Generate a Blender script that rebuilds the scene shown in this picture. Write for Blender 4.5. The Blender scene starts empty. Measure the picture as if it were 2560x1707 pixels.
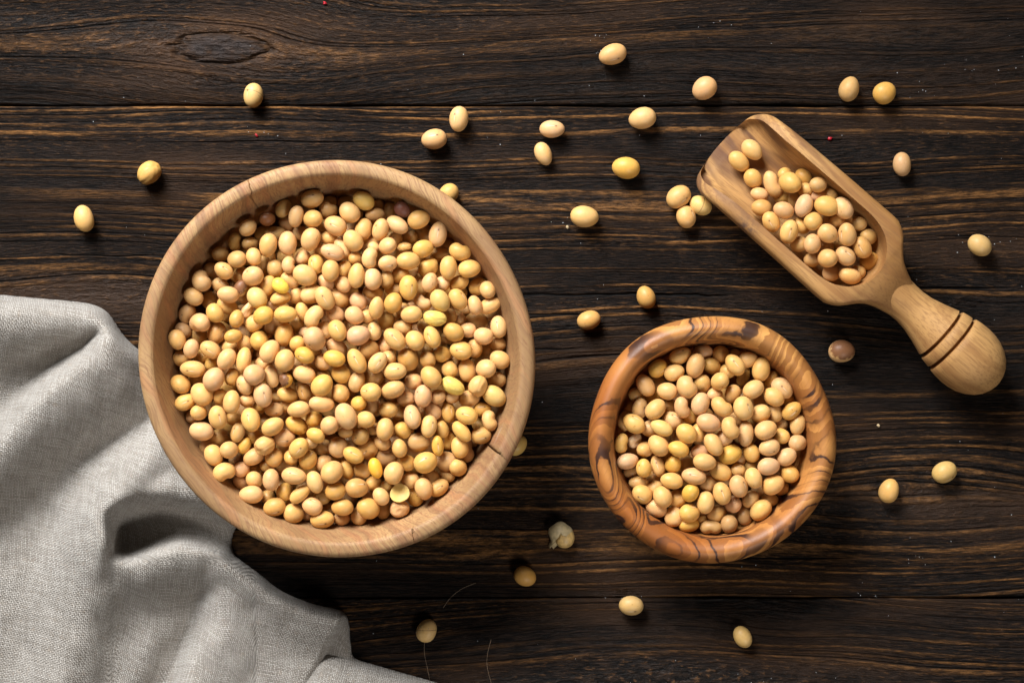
import bpy, bmesh, math, random
import numpy as np
from mathutils import Vector, Matrix, Euler

# ------------------------------------------------------------------ scene frame, camera, light
S = 0.00013            # metres per photo pixel on the table top (photo 2560 px wide -> 0.333 m)
D = 0.70               # camera height above the table
K = 2560.0 / 2352.0
SC = bpy.context.scene
COL = SC.collection

cam_d = bpy.data.cameras.new("camera")
cam = bpy.data.objects.new("camera", cam_d)
COL.objects.link(cam)
cam.location = (0, 0, D)
cam_d.sensor_width = 36
cam_d.sensor_fit = 'HORIZONTAL'
cam_d.lens = 36 * D / (2560 * S)
cam_d.clip_start, cam_d.clip_end = 0.01, 20
SC.camera = cam

world = bpy.data.worlds.new("World")
SC.world = world
world.use_nodes = True
bg = world.node_tree.nodes["Background"]
bg.inputs[0].default_value = (0.80, 0.88, 1.0, 1)
bg.inputs[1].default_value = 0.032


def lamp(name, az_vec, elev, dist, size, power, col, aim, spread):
    l = bpy.data.lights.new(name, 'AREA')
    l.shape = 'RECTANGLE'
    l.size, l.size_y = size
    l.energy = power
    l.color = col
    o = bpy.data.objects.new(name, l)
    h = Vector((az_vec[0], az_vec[1], 0)).normalized() * math.cos(elev) * dist
    o.location = (h.x, h.y, math.sin(elev) * dist)
    l.spread = math.radians(spread)          # gridded softbox: light falls off away from its aim
    o.rotation_euler = (Vector(aim) - Vector(o.location)).to_track_quat('-Z', 'Y').to_euler()
    COL.objects.link(o)
    o.visible_camera = True
    return o


key = lamp("window_key_light", (-0.50, 0.90), math.radians(38), 0.80, (0.46, 0.46), 2.45, (0.965, 0.985, 1.0), (-0.055, 0.015, 0), 50)
fill = lamp("reflector_fill_light", (0.45, -0.90), math.radians(48), 0.80, (0.20, 0.20), 1.25, (1.0, 0.97, 0.93), (0, 0, 0), 140)

SC.view_settings.view_transform = 'Standard'
SC.view_settings.look = 'None'
SC.view_settings.exposure = 0.0
SC.view_settings.gamma = 1.0
SC.view_settings.use_curve_mapping = False

rnd = random.Random(11)
rng = np.random.default_rng(7)


def W(u, v, z=0.0):
    """photo pixel (2560 wide) + height -> point"""
    k = S * (D - z) / D
    return ((u - 1280.0) * k, (853.5 - v) * k, z)


# ------------------------------------------------------------------ node helper
class G:
    def __init__(self, name):
        self.m = bpy.data.materials.new(name)
        self.m.use_nodes = True
        self.t = self.m.node_tree
        self.b = self.t.nodes["Principled BSDF"]

    def n(self, typ, **kw):
        nd = self.t.nodes.new(typ)
        for k, v in kw.items():
            setattr(nd, k, v)
        return nd

    def put(self, sock, v):
        if v is None:
            return
        if hasattr(v, "is_output"):
            self.t.links.new(v, sock)
        else:
            if sock.type == 'RGBA' and len(v) == 3:
                v = (*v, 1)
            sock.default_value = v

    def math(self, op, a, b=None, c=None, clamp=False):
        nd = self.n('ShaderNodeMath', operation=op, use_clamp=clamp)
        self.put(nd.inputs[0], a)
        self.put(nd.inputs[1], b)
        self.put(nd.inputs[2], c)
        return nd.outputs[0]

    def add(self, a, b): return self.math('ADD', a, b)
    def sub(self, a, b): return self.math('SUBTRACT', a, b)
    def mul(self, a, b): return self.math('MULTIPLY', a, b)

    def smooth(self, x, lo, hi):
        nd = self.n('ShaderNodeMapRange', interpolation_type='SMOOTHSTEP')
        self.put(nd.inputs[0], x)
        nd.inputs[1].default_value, nd.inputs[2].default_value = lo, hi
        return nd.outputs[0]

    def gauss(self, *terms):
        """exp(-sum((x/s)^2))"""
        tot = None
        for x, s in terms:
            q = self.math('POWER', self.mul(x, 1.0 / s), 2.0) if False else self.mul(self.mul(x, 1.0 / s), self.mul(x, 1.0 / s))
            tot = q if tot is None else self.add(tot, q)
        return self.math('EXPONENT', self.mul(tot, -1.0))

    def comb(self, x, y, z=0.0):
        nd = self.n('ShaderNodeCombineXYZ')
        for i, v in enumerate((x, y, z)):
            self.put(nd.inputs[i], v)
        return nd.outputs[0]

    def sep(self, v):
        nd = self.n('ShaderNodeSeparateXYZ')
        self.put(nd.inputs[0], v)
        return nd.outputs

    def coord(self, which='Object'):
        return self.n('ShaderNodeTexCoord').outputs[which]

    def attr(self, name, out='Vector', typ='GEOMETRY'):
        return self.n('ShaderNodeAttribute', attribute_name=name, attribute_type=typ).outputs[out]

    def noise(self, vec, scale=1.0, detail=2.0, rough=0.5, dist=0.0, dim='3D'):
        nd = self.n('ShaderNodeTexNoise', noise_dimensions=dim)
        if dim == '1D':
            self.put(nd.inputs['W'], vec)
        else:
            self.put(nd.inputs['Vector'], vec)
        nd.inputs['Scale'].default_value = scale
        nd.inputs['Detail'].default_value = detail
        nd.inputs['Roughness'].default_value = rough
        nd.inputs['Distortion'].default_value = dist
        return nd.outputs[0]

    def mix(self, f, a, b, blend='MIX'):
        nd = self.n('ShaderNodeMix', data_type='RGBA', blend_type=blend)
        self.put(nd.inputs[0], f)
        self.put(nd.inputs[6], a)
        self.put(nd.inputs[7], b)
        return nd.outputs[2]

    def bump(self, h, strength=0.5, dist=0.001, normal=None):
        nd = self.n('ShaderNodeBump')
        nd.inputs['Strength'].default_value = strength
        nd.inputs['Distance'].default_value = dist
        self.put(nd.inputs['Height'], h)
        self.put(nd.inputs['Normal'], normal)
        return nd.outputs[0]

    def done(self, col=None, rough=None, normal=None, **kw):
        self.put(self.b.inputs['Base Color'], col)
        self.put(self.b.inputs['Roughness'], rough)
        self.put(self.b.inputs['Normal'], normal)
        for k, v in kw.items():
            self.put(self.b.inputs[k.replace('_', ' ')], v)
        return self.m


def obj(name, me, mat=None, parent=None, **props):
    o = bpy.data.objects.new(name, me)
    COL.objects.link(o)
    if mat is not None and me is not None and not me.materials:
        me.materials.append(mat)
    if parent is not None:
        o.parent = parent
    for k, v in props.items():
        o[k] = v
    return o


def mesh(name, verts, faces, smooth=True):
    me = bpy.data.meshes.new(name)
    me.from_pydata([tuple(map(float, v)) for v in verts], [], faces)
    if smooth:
        me.polygons.foreach_set("use_smooth", [True] * len(me.polygons))
    me.update()
    return me


# ------------------------------------------------------------------ table: dark stained brushed planks
def table_mat(name, seed, knots=(), cracks=(), tan_amt=1.0, fine=1.0, warp=1.0, ring=1.0, tones=None):
    g = G(name)
    x, y, z = g.sep(g.coord('Object'))
    w1 = g.noise(g.comb(g.mul(x, 5.0), g.mul(y, 16.0), seed), 1.0, 1.0)
    w2 = g.noise(g.comb(g.mul(x, 14.0), g.mul(y, 90.0), seed + 3), 1.0, 1.0)
    v = g.add(y, g.add(g.mul(g.sub(w1, 0.5), 0.022 * warp), g.mul(g.sub(w2, 0.5), 0.0030 * warp)))
    knotmask = calm = None
    for (kx, ky, sx, sy, amt, core) in knots:
        dx, dy = g.sub(x, kx), g.sub(y, ky)
        e = g.gauss((dx, sx), (dy, sy))
        v = g.sub(v, g.mul(g.mul(dy, e), amt))
        calm = e if calm is None else g.math('MAXIMUM', calm, e)
        if core:
            wob = g.noise(g.comb(g.mul(x, 70.0), g.mul(y, 420.0), seed), 1.0, 3.0)
            rr = g.math('SQRT', g.add(g.mul(g.mul(dx, 1 / core[0]), g.mul(dx, 1 / core[0])),
                                      g.mul(g.mul(dy, 1 / core[1]), g.mul(dy, 1 / core[1]))))
            rr = g.add(rr, g.mul(g.sub(wob, 0.5), 0.65))
            km = g.mul(g.smooth(rr, 1.25, 0.50), 0.70)
            knotmask = (km, g.gauss((g.sub(rr, 1.0), 0.13)), rr)
    # growth-ring bands across the board
    phs = g.add(g.mul(v, 335.0 * ring), g.mul(g.noise(g.add(g.mul(v, 75.0 * ring), seed * 7.1), 1.0, 1.5, 0.5, dim='1D'), 6.5))
    fr = g.math('FRACT', phs)
    amp = g.noise(g.add(g.math('FLOOR', phs), g.add(seed, g.mul(x, 1.6))), 0.83, 0.0, 0.5, dim='1D')
    n1 = g.mul(g.mul(g.smooth(fr, 0.18, 0.80), g.smooth(fr, 1.0, 0.90)), g.smooth(amp, 0.26, 0.62))
    reg = g.noise(g.comb(g.mul(x, 4.0), g.mul(v, 32.0), seed + 5), 1.0, 1.5)
    brk = g.noise(g.comb(g.mul(x, 30.0), g.mul(v, 420.0), seed + 9), 1.0, 3.0, 0.65)
    fib = g.noise(g.comb(g.mul(x, 150.0), g.mul(v, 2100.0 * fine), seed + 1), 1.0, 3.0, 0.7)
    fib2 = g.noise(g.comb(g.mul(x, 260.0), g.mul(v, 1500.0 * fine), seed + 2), 1.0, 3.0, 0.7)
    band = g.smooth(n1, 0.18, 0.80)
    late = g.mul(g.mul(band, g.smooth(reg, 0.30, 0.56)), g.smooth(brk, 0.38, 0.64))
    late = g.mul(late, g.add(0.15, g.mul(g.smooth(fib2, 0.32, 0.66), 0.95)))
    if calm is not None:
        late = g.mul(late, g.sub(1.0, g.mul(calm, 0.5)))
    groove = g.mul(g.math('MAXIMUM', g.smooth(fr, 0.16, 0.02), g.smooth(fr, 0.955, 0.995)), g.smooth(amp, 0.36, 0.6))
    groove = g.mul(groove, g.smooth(g.noise(g.comb(g.mul(x, 9.0), g.mul(v, 200.0), seed + 17), 1.0, 1.5), 0.42, 0.6))
    tones = tones or ((0.0030, 0.0023, 0.0020), (0.0225, 0.0132, 0.0088), (0.33, 0.148, 0.045))
    stain = g.noise(g.comb(g.mul(x, 12.0), g.mul(y, 45.0), seed + 21), 1.0, 3.0)
    base = g.mix(g.smooth(fib, 0.40, 0.68), tones[0], tones[1])
    base = g.mix(g.mul(g.smooth(stain, 0.46, 0.70), 0.65), base, (0.046, 0.0235, 0.0125))
    fleck = g.mul(g.smooth(fib2, 0.54, 0.70), g.smooth(reg, 0.38, 0.6))
    base = g.mix(g.mul(fleck, 0.70), base, (0.115, 0.055, 0.022))
    col = g.mix(g.mul(late, 0.85 * tan_amt), base, tones[2])
    col = g.mix(g.mul(groove, 0.65), col, (0.006, 0.005, 0.005))
    h = g.add(g.add(g.mul(band, 0.45), g.mul(fib, 0.9)), g.mul(fib2, 0.9))
    h = g.sub(h, g.mul(groove, 1.1))
    for (cy, x0, x1, wid, amp) in cracks:
        wv = g.noise(g.comb(g.mul(x, 30.0), cy * 40), 1.0, 3.0, 0.6)
        d = g.sub(y, g.add(cy, g.mul(g.sub(wv, 0.5), amp)))
        mask = g.mul(g.smooth(x, x0, x0 + 0.01), g.smooth(x, x1, x1 - 0.02))
        cr = g.mul(g.gauss((d, wid)), mask)
        col = g.mix(g.math('MINIMUM', g.mul(cr, 1.2), 0.96), col, (0.003, 0.003, 0.003))
        h = g.sub(h, g.mul(cr, 3.0))
    if knotmask:
        km, rng_, rr = knotmask
        kn = g.noise(g.comb(g.mul(x, 170.0), g.mul(y, 900.0), seed + 31), 1.0, 4.0, 0.65)
        kcol = g.mix(g.smooth(kn, 0.35, 0.7), (0.006, 0.006, 0.007), (0.055, 0.046, 0.045))
        halo = g.mul(g.gauss((g.sub(rr, 1.5), 0.6)), 0.20)
        col = g.mix(g.mul(halo, g.smooth(brk, 0.3, 0.6)), col, (0.10, 0.048, 0.024))
        col = g.mix(km, col, kcol)
        col = g.mix(g.mul(rng_, g.mul(g.smooth(kn, 0.45, 0.6), 0.6)), col, (0.004, 0.004, 0.004))
        h = g.add(h, g.mul(km, g.mul(kn, 2.2)))
        h = g.sub(h, g.mul(rng_, 1.5))
    ro = g.add(0.40, g.mul(g.sub(1.0, fib), 0.22))
    return g.done(col, ro, g.bump(h, 1.0, 0.0010), Specular_IOR_Level=0.11)


def plank(name, y0, y1, mat, parent, seed):
    """board with softly rounded, slightly wandering long edges"""
    r = np.random.default_rng(seed)
    nx = 170
    xs = np.linspace(-0.27, 0.27, nx)
    def wander():
        k = r.normal(size=nx)
        k = np.convolve(k, np.hanning(15), 'same')
        return k / max(1e-6, np.abs(k).max()) * 0.00028
    e0, e1 = wander(), wander()
    prof = [(0.0, -0.020), (0.0, -0.0012), (0.00025, -0.0004), (0.0009, 0.0)]
    rows = []
    for off, z in prof:
        rows.append([(xs[i], y0 + 0.00022 + e0[i] + off, z) for i in range(nx)])
    for t in np.linspace(0, 1, 9)[1:-1]:
        rows.append([(xs[i], y0 + (y1 - y0) * t, 0.0) for i in range(nx)])
    for off, z in reversed(prof):
        rows.append([(xs[i], y1 - 0.00022 + e1[i] - off, z) for i in range(nx)])
    verts = [p for row in rows for p in row]
    faces = []
    for j in range(len(rows) - 1):
        for i in range(nx - 1):
            a = j * nx + i
            faces.append((a, a + 1, a + 1 + nx, a + nx))
    return obj(name, mesh(name, verts, faces), mat, parent)


table = obj('tabletop', None, label='dark stained brushed wooden tabletop of wide planks', kind='structure')
Y1 = (853.5 - 264) * S
Y2 = (853.5 - 1494) * S
kx, ky, _ = W(552, 122)
m_top = table_mat('stained_wood_upper', 3.0, knots=[(kx, ky, 0.050, 0.018, 0.72, (0.0145, 0.0050))], tan_amt=0.34, fine=0.9, warp=1.1, ring=0.95)
m_mid = table_mat('stained_wood_middle', 8.0,
                  knots=[(-0.130, 0.016, 0.040, 0.012, 0.45, None), (0.135, -0.052, 0.060, 0.020, 0.55, None)],
                  cracks=[((853.5 - 737) * S, -0.001, 0.075, 0.00035, 0.004), ((853.5 - 786) * S, -0.005, 0.040, 0.00022, 0.0015),
                          ((853.5 - 722) * S, 0.118, 0.165, 0.0003, 0.002), ((853.5 - 640) * S, -0.150, -0.112, 0.00022, 0.004),
                          ((853.5 - 873) * S, -0.005, 0.030, 0.00022, 0.0016), ((853.5 - 590) * S, 0.136, 0.163, 0.0002, 0.001),
                          ((853.5 - 1395) * S, 0.05, 0.115, 0.0002, 0.0016)], tan_amt=1.0)
m_low = table_mat('stained_wood_lower', 14.0,
                  knots=[(0.055, -0.118, 0.075, 0.028, 0.85, None), (0.085, -0.088, 0.02, 0.010, 0.8, None)], tan_amt=0.5, fine=0.9, ring=0.8)
plank('plank', Y1, Y1 + 0.17, m_top, table, 1)
plank('plank', Y2, Y1, m_mid, table, 2)
plank('plank', Y2 - 0.17, Y2, m_low, table, 3)
under = mesh('subfloor', [(-.27, -.27, -.021), (.27, -.27, -.021), (.27, .26, -.021), (-.27, .26, -.021)], [(0, 1, 2, 3)])
obj('underlay', under, m_low, table)


# ------------------------------------------------------------------ turned bowls
def lathe(name, prof, nseg, wob=0.0, seed=0, cracks=(), oval=0.0):
    """prof: (r, z) from bottom centre outside to inside centre. cracks: (angle, width, depth, k0, k1) notch over profile rows"""
    r = np.random.default_rng(seed)
    ang = list(np.linspace(0, 2 * math.pi, nseg, endpoint=False))
    own = {}
    for a, wd, dp, k0, k1 in cracks:
        a %= 2 * math.pi
        ang = [q for q in ang if abs((q - a + math.pi) % (2 * math.pi) - math.pi) > wd * 1.8]
        for f in (-1.6, -1, -0.45, 0, 0.45, 1, 1.6):
            q = (a + f * wd) % (2 * math.pi)
            ang.append(q)
            own[q] = (a, f)
    ang = np.array(sorted(ang))
    n = len(ang)
    ph = r.uniform(0, 6.28, 6)
    am = r.normal(size=6) * np.array([0.2, 1, .8, .6, .4, .3])
    wave = sum(am[k] * np.cos((k + 1) * ang + ph[k]) for k in range(6)) * wob
    wave += oval * np.cos(2 * (ang - math.radians(135)))
    zw = sum(am[5 - k] * np.cos((k + 1) * ang + ph[5 - k]) for k in range(4)) * wob * 0.7
    verts, faces = [], []
    np_ = len(prof)
    zmax = max(p[1] for p in prof)
    for j, (R, z) in enumerate(prof):
        t = z / zmax
        for i in range(n):
            rr, zz = R, z
            if R > 1e-6:
                rr = R * (1 + wave[i] * (0.4 + 0.6 * t))
                zz = z + zw[i] * t * R * 0.5
            th = ang[i]
            if th in own:
                a0, f = own[th]
                for a, wd, dp, k0, k1 in cracks:
                    if abs((a - a0 + 0.01) % (2 * math.pi)) < 0.02:
                        th += wd * 0.45 * math.sin(j * 0.7 + a) + 0.018 * (j - k0) / max(1, k1 - k0)
                        if k0 <= j <= k1 and abs(f) < 0.6:
                            zz -= dp
                            rr -= dp * (0.5 if j < k0 + 3 else 0)
            verts.append((rr * math.cos(th), rr * math.sin(th), zz))
    for j in range(np_ - 1):
        for i in range(n):
            a, b = j * n + i, j * n + (i + 1) % n
            faces.append((a, b, b + n, a + n))
    me = mesh(name, verts, faces)
    return me


def spline(pts, per=5):
    """Catmull-Rom through (r,z) points"""
    P = [np.array(p, float) for p in pts]
    P = [2 * P[0] - P[1]] + P + [2 * P[-1] - P[-2]]
    out = []
    for i in range(1, len(P) - 2):
        for t in np.linspace(0, 1, per, endpoint=False):
            a, b, c, d = P[i - 1:i + 3]
            out.append(0.5 * ((2 * b) + (c - a) * t + (2 * a - 5 * b + 4 * c - d) * t * t + (3 * b - a - 3 * c + d) * t ** 3))
    out.append(P[-2])
    return [(max(0.0, float(p[0])), float(p[1])) for p in out]


def big_bowl_mat():
    g = G('pale_bowl_wood')
    p = g.coord('Object')
    x, y, z = g.sep(p)
    ca, sa = math.cos(math.radians(122)), math.sin(math.radians(122))     # grain direction
    along = g.add(g.mul(x, ca), g.mul(y, sa))
    acr = g.add(g.mul(x, -sa), g.mul(y, ca))
    w = g.noise(p, 38.0, 2.0)
    v = g.add(acr, g.add(g.mul(g.sub(w, 0.5), 0.012), g.mul(z, 0.25)))
    ring = g.noise(g.mul(v, 210.0), 1.0, 2.0, 0.55, dim='1D')
    fine = g.noise(g.comb(g.mul(along, 110.0), g.mul(v, 1900.0), g.mul(z, 400.0)), 1.0, 2.0, 0.6)
    pore = g.noise(g.comb(g.mul(along, 350.0), g.mul(acr, 2600.0), g.mul(z, 2600.0)), 1.0, 2.0, 0.7)
    blotch = g.noise(p, 26.0, 3.0, 0.6)
    col = g.mix(g.smooth(blotch, 0.34, 0.68), (0.265, 0.148, 0.064), (0.425, 0.254, 0.112))
    col = g.mix(g.mul(g.smooth(ring, 0.48, 0.64), 0.60), col, (0.36, 0.165, 0.072))
    col = g.mix(g.mul(g.smooth(fine, 0.45, 0.66), 0.62), col, (0.215, 0.108, 0.052))
    col = g.mix(g.mul(g.smooth(pore, 0.54, 0.70), 0.55), col, (0.22, 0.10, 0.05))
    # end grain shows darker growth lines where the board runs out of the rim
    rad = g.math('SQRT', g.add(g.mul(x, x), g.mul(y, y)))
    endg = g.smooth(g.math('ABSOLUTE', g.math('DIVIDE', along, g.add(rad, 1e-4))), 0.66, 0.98)
    lin = g.noise(g.add(g.mul(v, 480.0), 4.0), 1.0, 2.0, 0.6, dim='1D')
    thin = g.gauss((g.sub(g.noise(g.mul(v, 120.0), 1.0, 0.5, dim='1D'), 0.5), 0.020))
    col = g.mix(g.mul(endg, g.mul(g.smooth(lin, 0.48, 0.66), 0.46)), col, (0.27, 0.115, 0.055))
    col = g.mix(g.mul(endg, g.mul(thin, 0.42)), col, (0.12, 0.050, 0.028))
    scuff = g.smooth(g.noise(g.comb(g.mul(x, 60.0), g.mul(y, 60.0), g.mul(z, 200.0)), 1.0, 4.0, 0.7), 0.60, 0.80)
    low = g.smooth(z, 0.0425, 0.0385)
    col = g.mix(g.mul(scuff, g.add(0.18, g.mul(low, 0.35))), col, (0.52, 0.43, 0.35))
    h = g.add(g.mul(fine, 0.5), g.sub(g.mul(ring, 0.3), g.mul(g.smooth(pore, 0.6, 0.74), 0.4)))
    return g.done(col, g.add(0.52, g.mul(fine, 0.15)), g.bump(h, 0.55, 0.0004), Specular_IOR_Level=0.30)


def olive_bowl_mat():
    g = G('figured_olive_wood')
    p = g.coord('Object')
    x, y, z = g.sep(p)
    a = math.radians(62)
    al = g.add(g.mul(x, math.cos(a)), g.mul(y, math.sin(a)))
    ac = g.add(g.mul(x, -math.sin(a)), g.mul(y, math.cos(a)))
    q = g.comb(g.mul(al, 22.0), g.mul(ac, 40.0), g.mul(z, 34.0))
    c = g.noise(q, 1.0, 1.0, 0.40, 0.55)
    c2 = g.noise(q, 2.6, 2.0, 0.5)
    cc = g.add(c, g.mul(g.sub(c2, 0.5), 0.045))
    fr = g.math('FRACT', g.add(g.mul(cc, 15.0), g.mul(g.sub(g.noise(p, 420.0, 2.0), 0.5), 0.35)))
    wid = g.noise(p, 60.0, 2.0)
    wv_ = g.mul(g.smooth(g.noise(p, 75.0, 2.0), 0.42, 0.68), 0.20)
    ln = g.smooth(g.sub(g.math('ABSOLUTE', g.sub(fr, 0.5)), wv_), 0.10, 0.02)
    zone = g.smooth(g.add(g.noise(g.comb(g.mul(x, 30.0), g.mul(y, 30.0), 4.2), 1.0, 1.5), g.sub(g.mul(x, 2.2), g.mul(y, 1.2))), 0.36, 0.48)
    ln = g.mul(g.mul(ln, zone), g.add(0.15, g.mul(g.smooth(wid, 0.38, 0.58), 0.85)))
    fibre = g.noise(g.comb(g.mul(al, 110.0), g.mul(ac, 1500.0), g.mul(z, 900.0)), 1.0, 3.0, 0.6)
    tone = g.noise(g.comb(g.mul(x, 17.0), g.mul(y, 17.0), g.mul(z, 24.0)), 1.0, 3.0, 0.5)
    col = g.mix(g.smooth(tone, 0.36, 0.66), (0.33, 0.103, 0.019), (0.62, 0.300, 0.084))
    col = g.mix(g.mul(g.smooth(fr, 1.0, 0.45), g.mul(zone, 0.62)), col, (0.19, 0.058, 0.014))
    col = g.mix(g.mul(g.smooth(fibre, 0.48, 0.72), 0.32), col, (0.25, 0.095, 0.028))
    col = g.mix(g.mul(ln, 0.94), col, (0.030, 0.011, 0.008))
    h = g.add(g.mul(fibre, 0.5), g.mul(g.noise(p, 900.0, 2.0), 0.2))
    return g.done(col, g.add(0.40, g.mul(fibre, 0.18)), g.bump(h, 0.3, 0.0003), Specular_IOR_Level=0.38)


mm = 0.001
BIG_PROF = [(0.5, 0), (26, 0), (31, 0.1), (34, 1.2), (40, 6), (49, 16), (56, 28), (59.6, 38.5), (60.5, 42), (60.3, 44.2), (59.2, 45.3),
            (57.6, 45.6), (56.6, 45.5), (56.0, 45.1), (55.6, 44.5), (54.6, 41.5), (53.4, 37), (52.3, 32.5), (50.0, 25), (46, 17), (38, 11), (26, 8), (10, 7), (0.2, 7)]
BX, BY, _ = W(773 * K, 823.5 * K, 0.045)
big_prof = [(r * mm, z * mm) for r, z in spline(BIG_PROF, 4)]
def ang_of(u, v, cu, cv):
    return math.atan2(-(v - cv), u - cu)
ckr = [i for i, (r, z) in enumerate(big_prof) if z > 0.0385 and r > 0.0528]
cr = (ckr[0] + 3, ckr[-1])
big_me = lathe('large_bowl', big_prof, 260, wob=0.0025, seed=5, oval=0.010, cracks=[
    (ang_of(576, 424, 773, 823), 0.0034, 0.0026, cr[0] + 1, cr[1] - 9),
    (ang_of(1147, 1048, 773, 823), 0.0012, 0.0006, cr[0] + 1, cr[1] - 9),
    (ang_of(950, 1242, 773, 823), 0.0018, 0.0009, cr[0] + 5, cr[1] - 11)])
big_bowl = obj('large_bowl', big_me, big_bowl_mat(), label='large pale wooden bowl with a cracked rim, heaped with soybeans', category='bowl')
big_bowl.location = (BX, BY, 0)

SM_PROF = [(0.5, 0), (16, 0), (20, 0.4), (24, 2.5), (31, 9), (36.3, 17.5), (38.6, 23.5), (38.5, 26.6), (37.2, 29.0), (35.2, 30.2),
           (33.2, 29.6), (31.6, 27.6), (30.8, 24.5), (30.4, 21), (29.2, 15.5), (25.5, 10), (18, 6.5), (8, 5.4), (0.2, 5.2)]
SX, SY, _ = W(1637.5 * K, 1010 * K, 0.029)
small_me = lathe('small_bowl', [(r * mm, z * mm) for r, z in spline(SM_PROF, 4)], 220, wob=0.008, seed=9)
small_bowl = obj('small_bowl', small_me, olive_bowl_mat(), label='small glossy olive wood bowl with dark swirling figure, full of soybeans', category='bowl')
small_bowl.location = (SX, SY, 0)


# ------------------------------------------------------------------ wooden scoop
def scoop_mat(name, mouth_dark):
    g = G(name)
    p = g.coord('Object')
    x, y, z = g.sep(p)
    w = g.noise(g.comb(g.mul(x, 18.0), g.mul(y, 60.0), g.mul(z, 60.0)), 1.0, 2.0)
    v = g.add(g.add(y, g.mul(z, 0.7)), g.mul(g.sub(w, 0.5), 0.010))
    band = g.noise(g.mul(v, 260.0), 1.0, 2.0, 0.5, dim='1D')
    fibre = g.noise(g.comb(g.mul(x, 120.0), g.mul(y, 1700.0), g.mul(z, 1700.0)), 1.0, 3.0, 0.6)
    grit = g.noise(p, 2600.0, 2.0, 0.6)
    tone = g.noise(g.comb(g.mul(x, 20.0), g.mul(y, 40.0), g.mul(z, 40.0)), 1.0, 2.5)
    col = g.mix(g.smooth(tone, 0.35, 0.66), (0.320, 0.152, 0.046), (0.50, 0.272, 0.096))
    col = g.mix(g.mul(g.smooth(band, 0.48, 0.64), 0.50), col, (0.24, 0.100, 0.032))
    col = g.mix(g.mul(g.smooth(fibre, 0.46, 0.66), 0.50), col, (0.20, 0.090, 0.034))
    col = g.mix(g.mul(g.smooth(grit, 0.56, 0.75), 0.22), col, (0.24, 0.13, 0.07))
    if mouth_dark:
        streak = g.noise(g.comb(g.mul(x, 26.0), g.mul(v, 150.0), 3.7), 1.0, 2.5, 0.55, 0.4)
        m1 = g.mul(g.smooth(streak, 0.47, 0.60), g.smooth(x, 0.036, 0.004))
        col = g.mix(g.mul(m1, 0.80), col, (0.105, 0.045, 0.026))
        # dark stained knot low on the near side wall
        kn = g.gauss((g.sub(x, 0.0215), 0.0034), (g.sub(y, -0.0165), 0.0030))
        kn = g.mul(kn, g.smooth(g.noise(p, 700.0, 3.0, 0.6), 0.30, 0.62))
        col = g.mix(g.mul(kn, 0.85), col, (0.075, 0.045, 0.040))
    h = g.add(g.mul(fibre, 0.6), g.mul(grit, 0.5))
    return g.done(col, g.add(0.55, g.mul(fibre, 0.15)), g.bump(h, 0.28, 0.0003), Specular_IOR_Level=0.30)


SK = K * S * (D - 0.018) / D                # disp pixel -> metre at scoop height
u0, v0 = 1673 * K, 331 * K
OX, OY, _ = W(u0, v0, 0.018)
SANG = -math.radians(41.5)
scoop = obj('scoop', None, label='wooden scoop with grooved handle lying on the planks, half full of soybeans', category='scoop')
scoop.location = (OX, OY, 0)
scoop.rotation_euler = (0, 0, SANG)

def interp(x, pts):
    xs, ys = zip(*pts)
    return float(np.interp(x, xs, ys))

def wo_f(e):    # outer half width (disp px)
    if e < 42:
        t = max(0.0, min(1.0, (e + 6) / 48.0))
        return 76 + 46 * math.sqrt(max(0, 1 - (1 - t) ** 2))
    return interp(e, [(42, 122), (200, 124), (390, 126), (408, 125), (424, 118), (438, 108), (452, 92), (466, 76), (482, 63), (500, 54.5), (520, 48.5), (545, 42), (565, 36)])
def rimz(e):
    return interp(e, [(-6, 6.4), (4, 8.6), (20, 12.4), (45, 16.3), (80, 18.9), (130, 20.4), (250, 21.6), (400, 22), (446, 21.8), (472, 21.2), (490, 20.2), (505, 19.0), (520, 17.4), (545, 15.2), (565, 13.0)])
EEND, ESTART = 452.0, 350.0
def wi_f(e):
    if e < ESTART:
        base = wo_f(e) - interp(e, [(-6, 12), (10, 17), (40, 26), (90, 31), (350, 33)])
        return base
    t = (e - ESTART) / (EEND - ESTART)
    return 91.5 * math.sqrt(max(0.0, 1 - t * t))
def floorz(e):
    if e < ESTART:
        return interp(e, [(-6, 3.4), (20, 4.0), (120, 4.4), (350, 4.6)])
    t = min(1.0, (e - ESTART) / (EEND - ESTART))
    d = rimz(e) - 4.6
    return rimz(e) - d * max(0.0, 1 - t ** 5) ** 0.5

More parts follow.
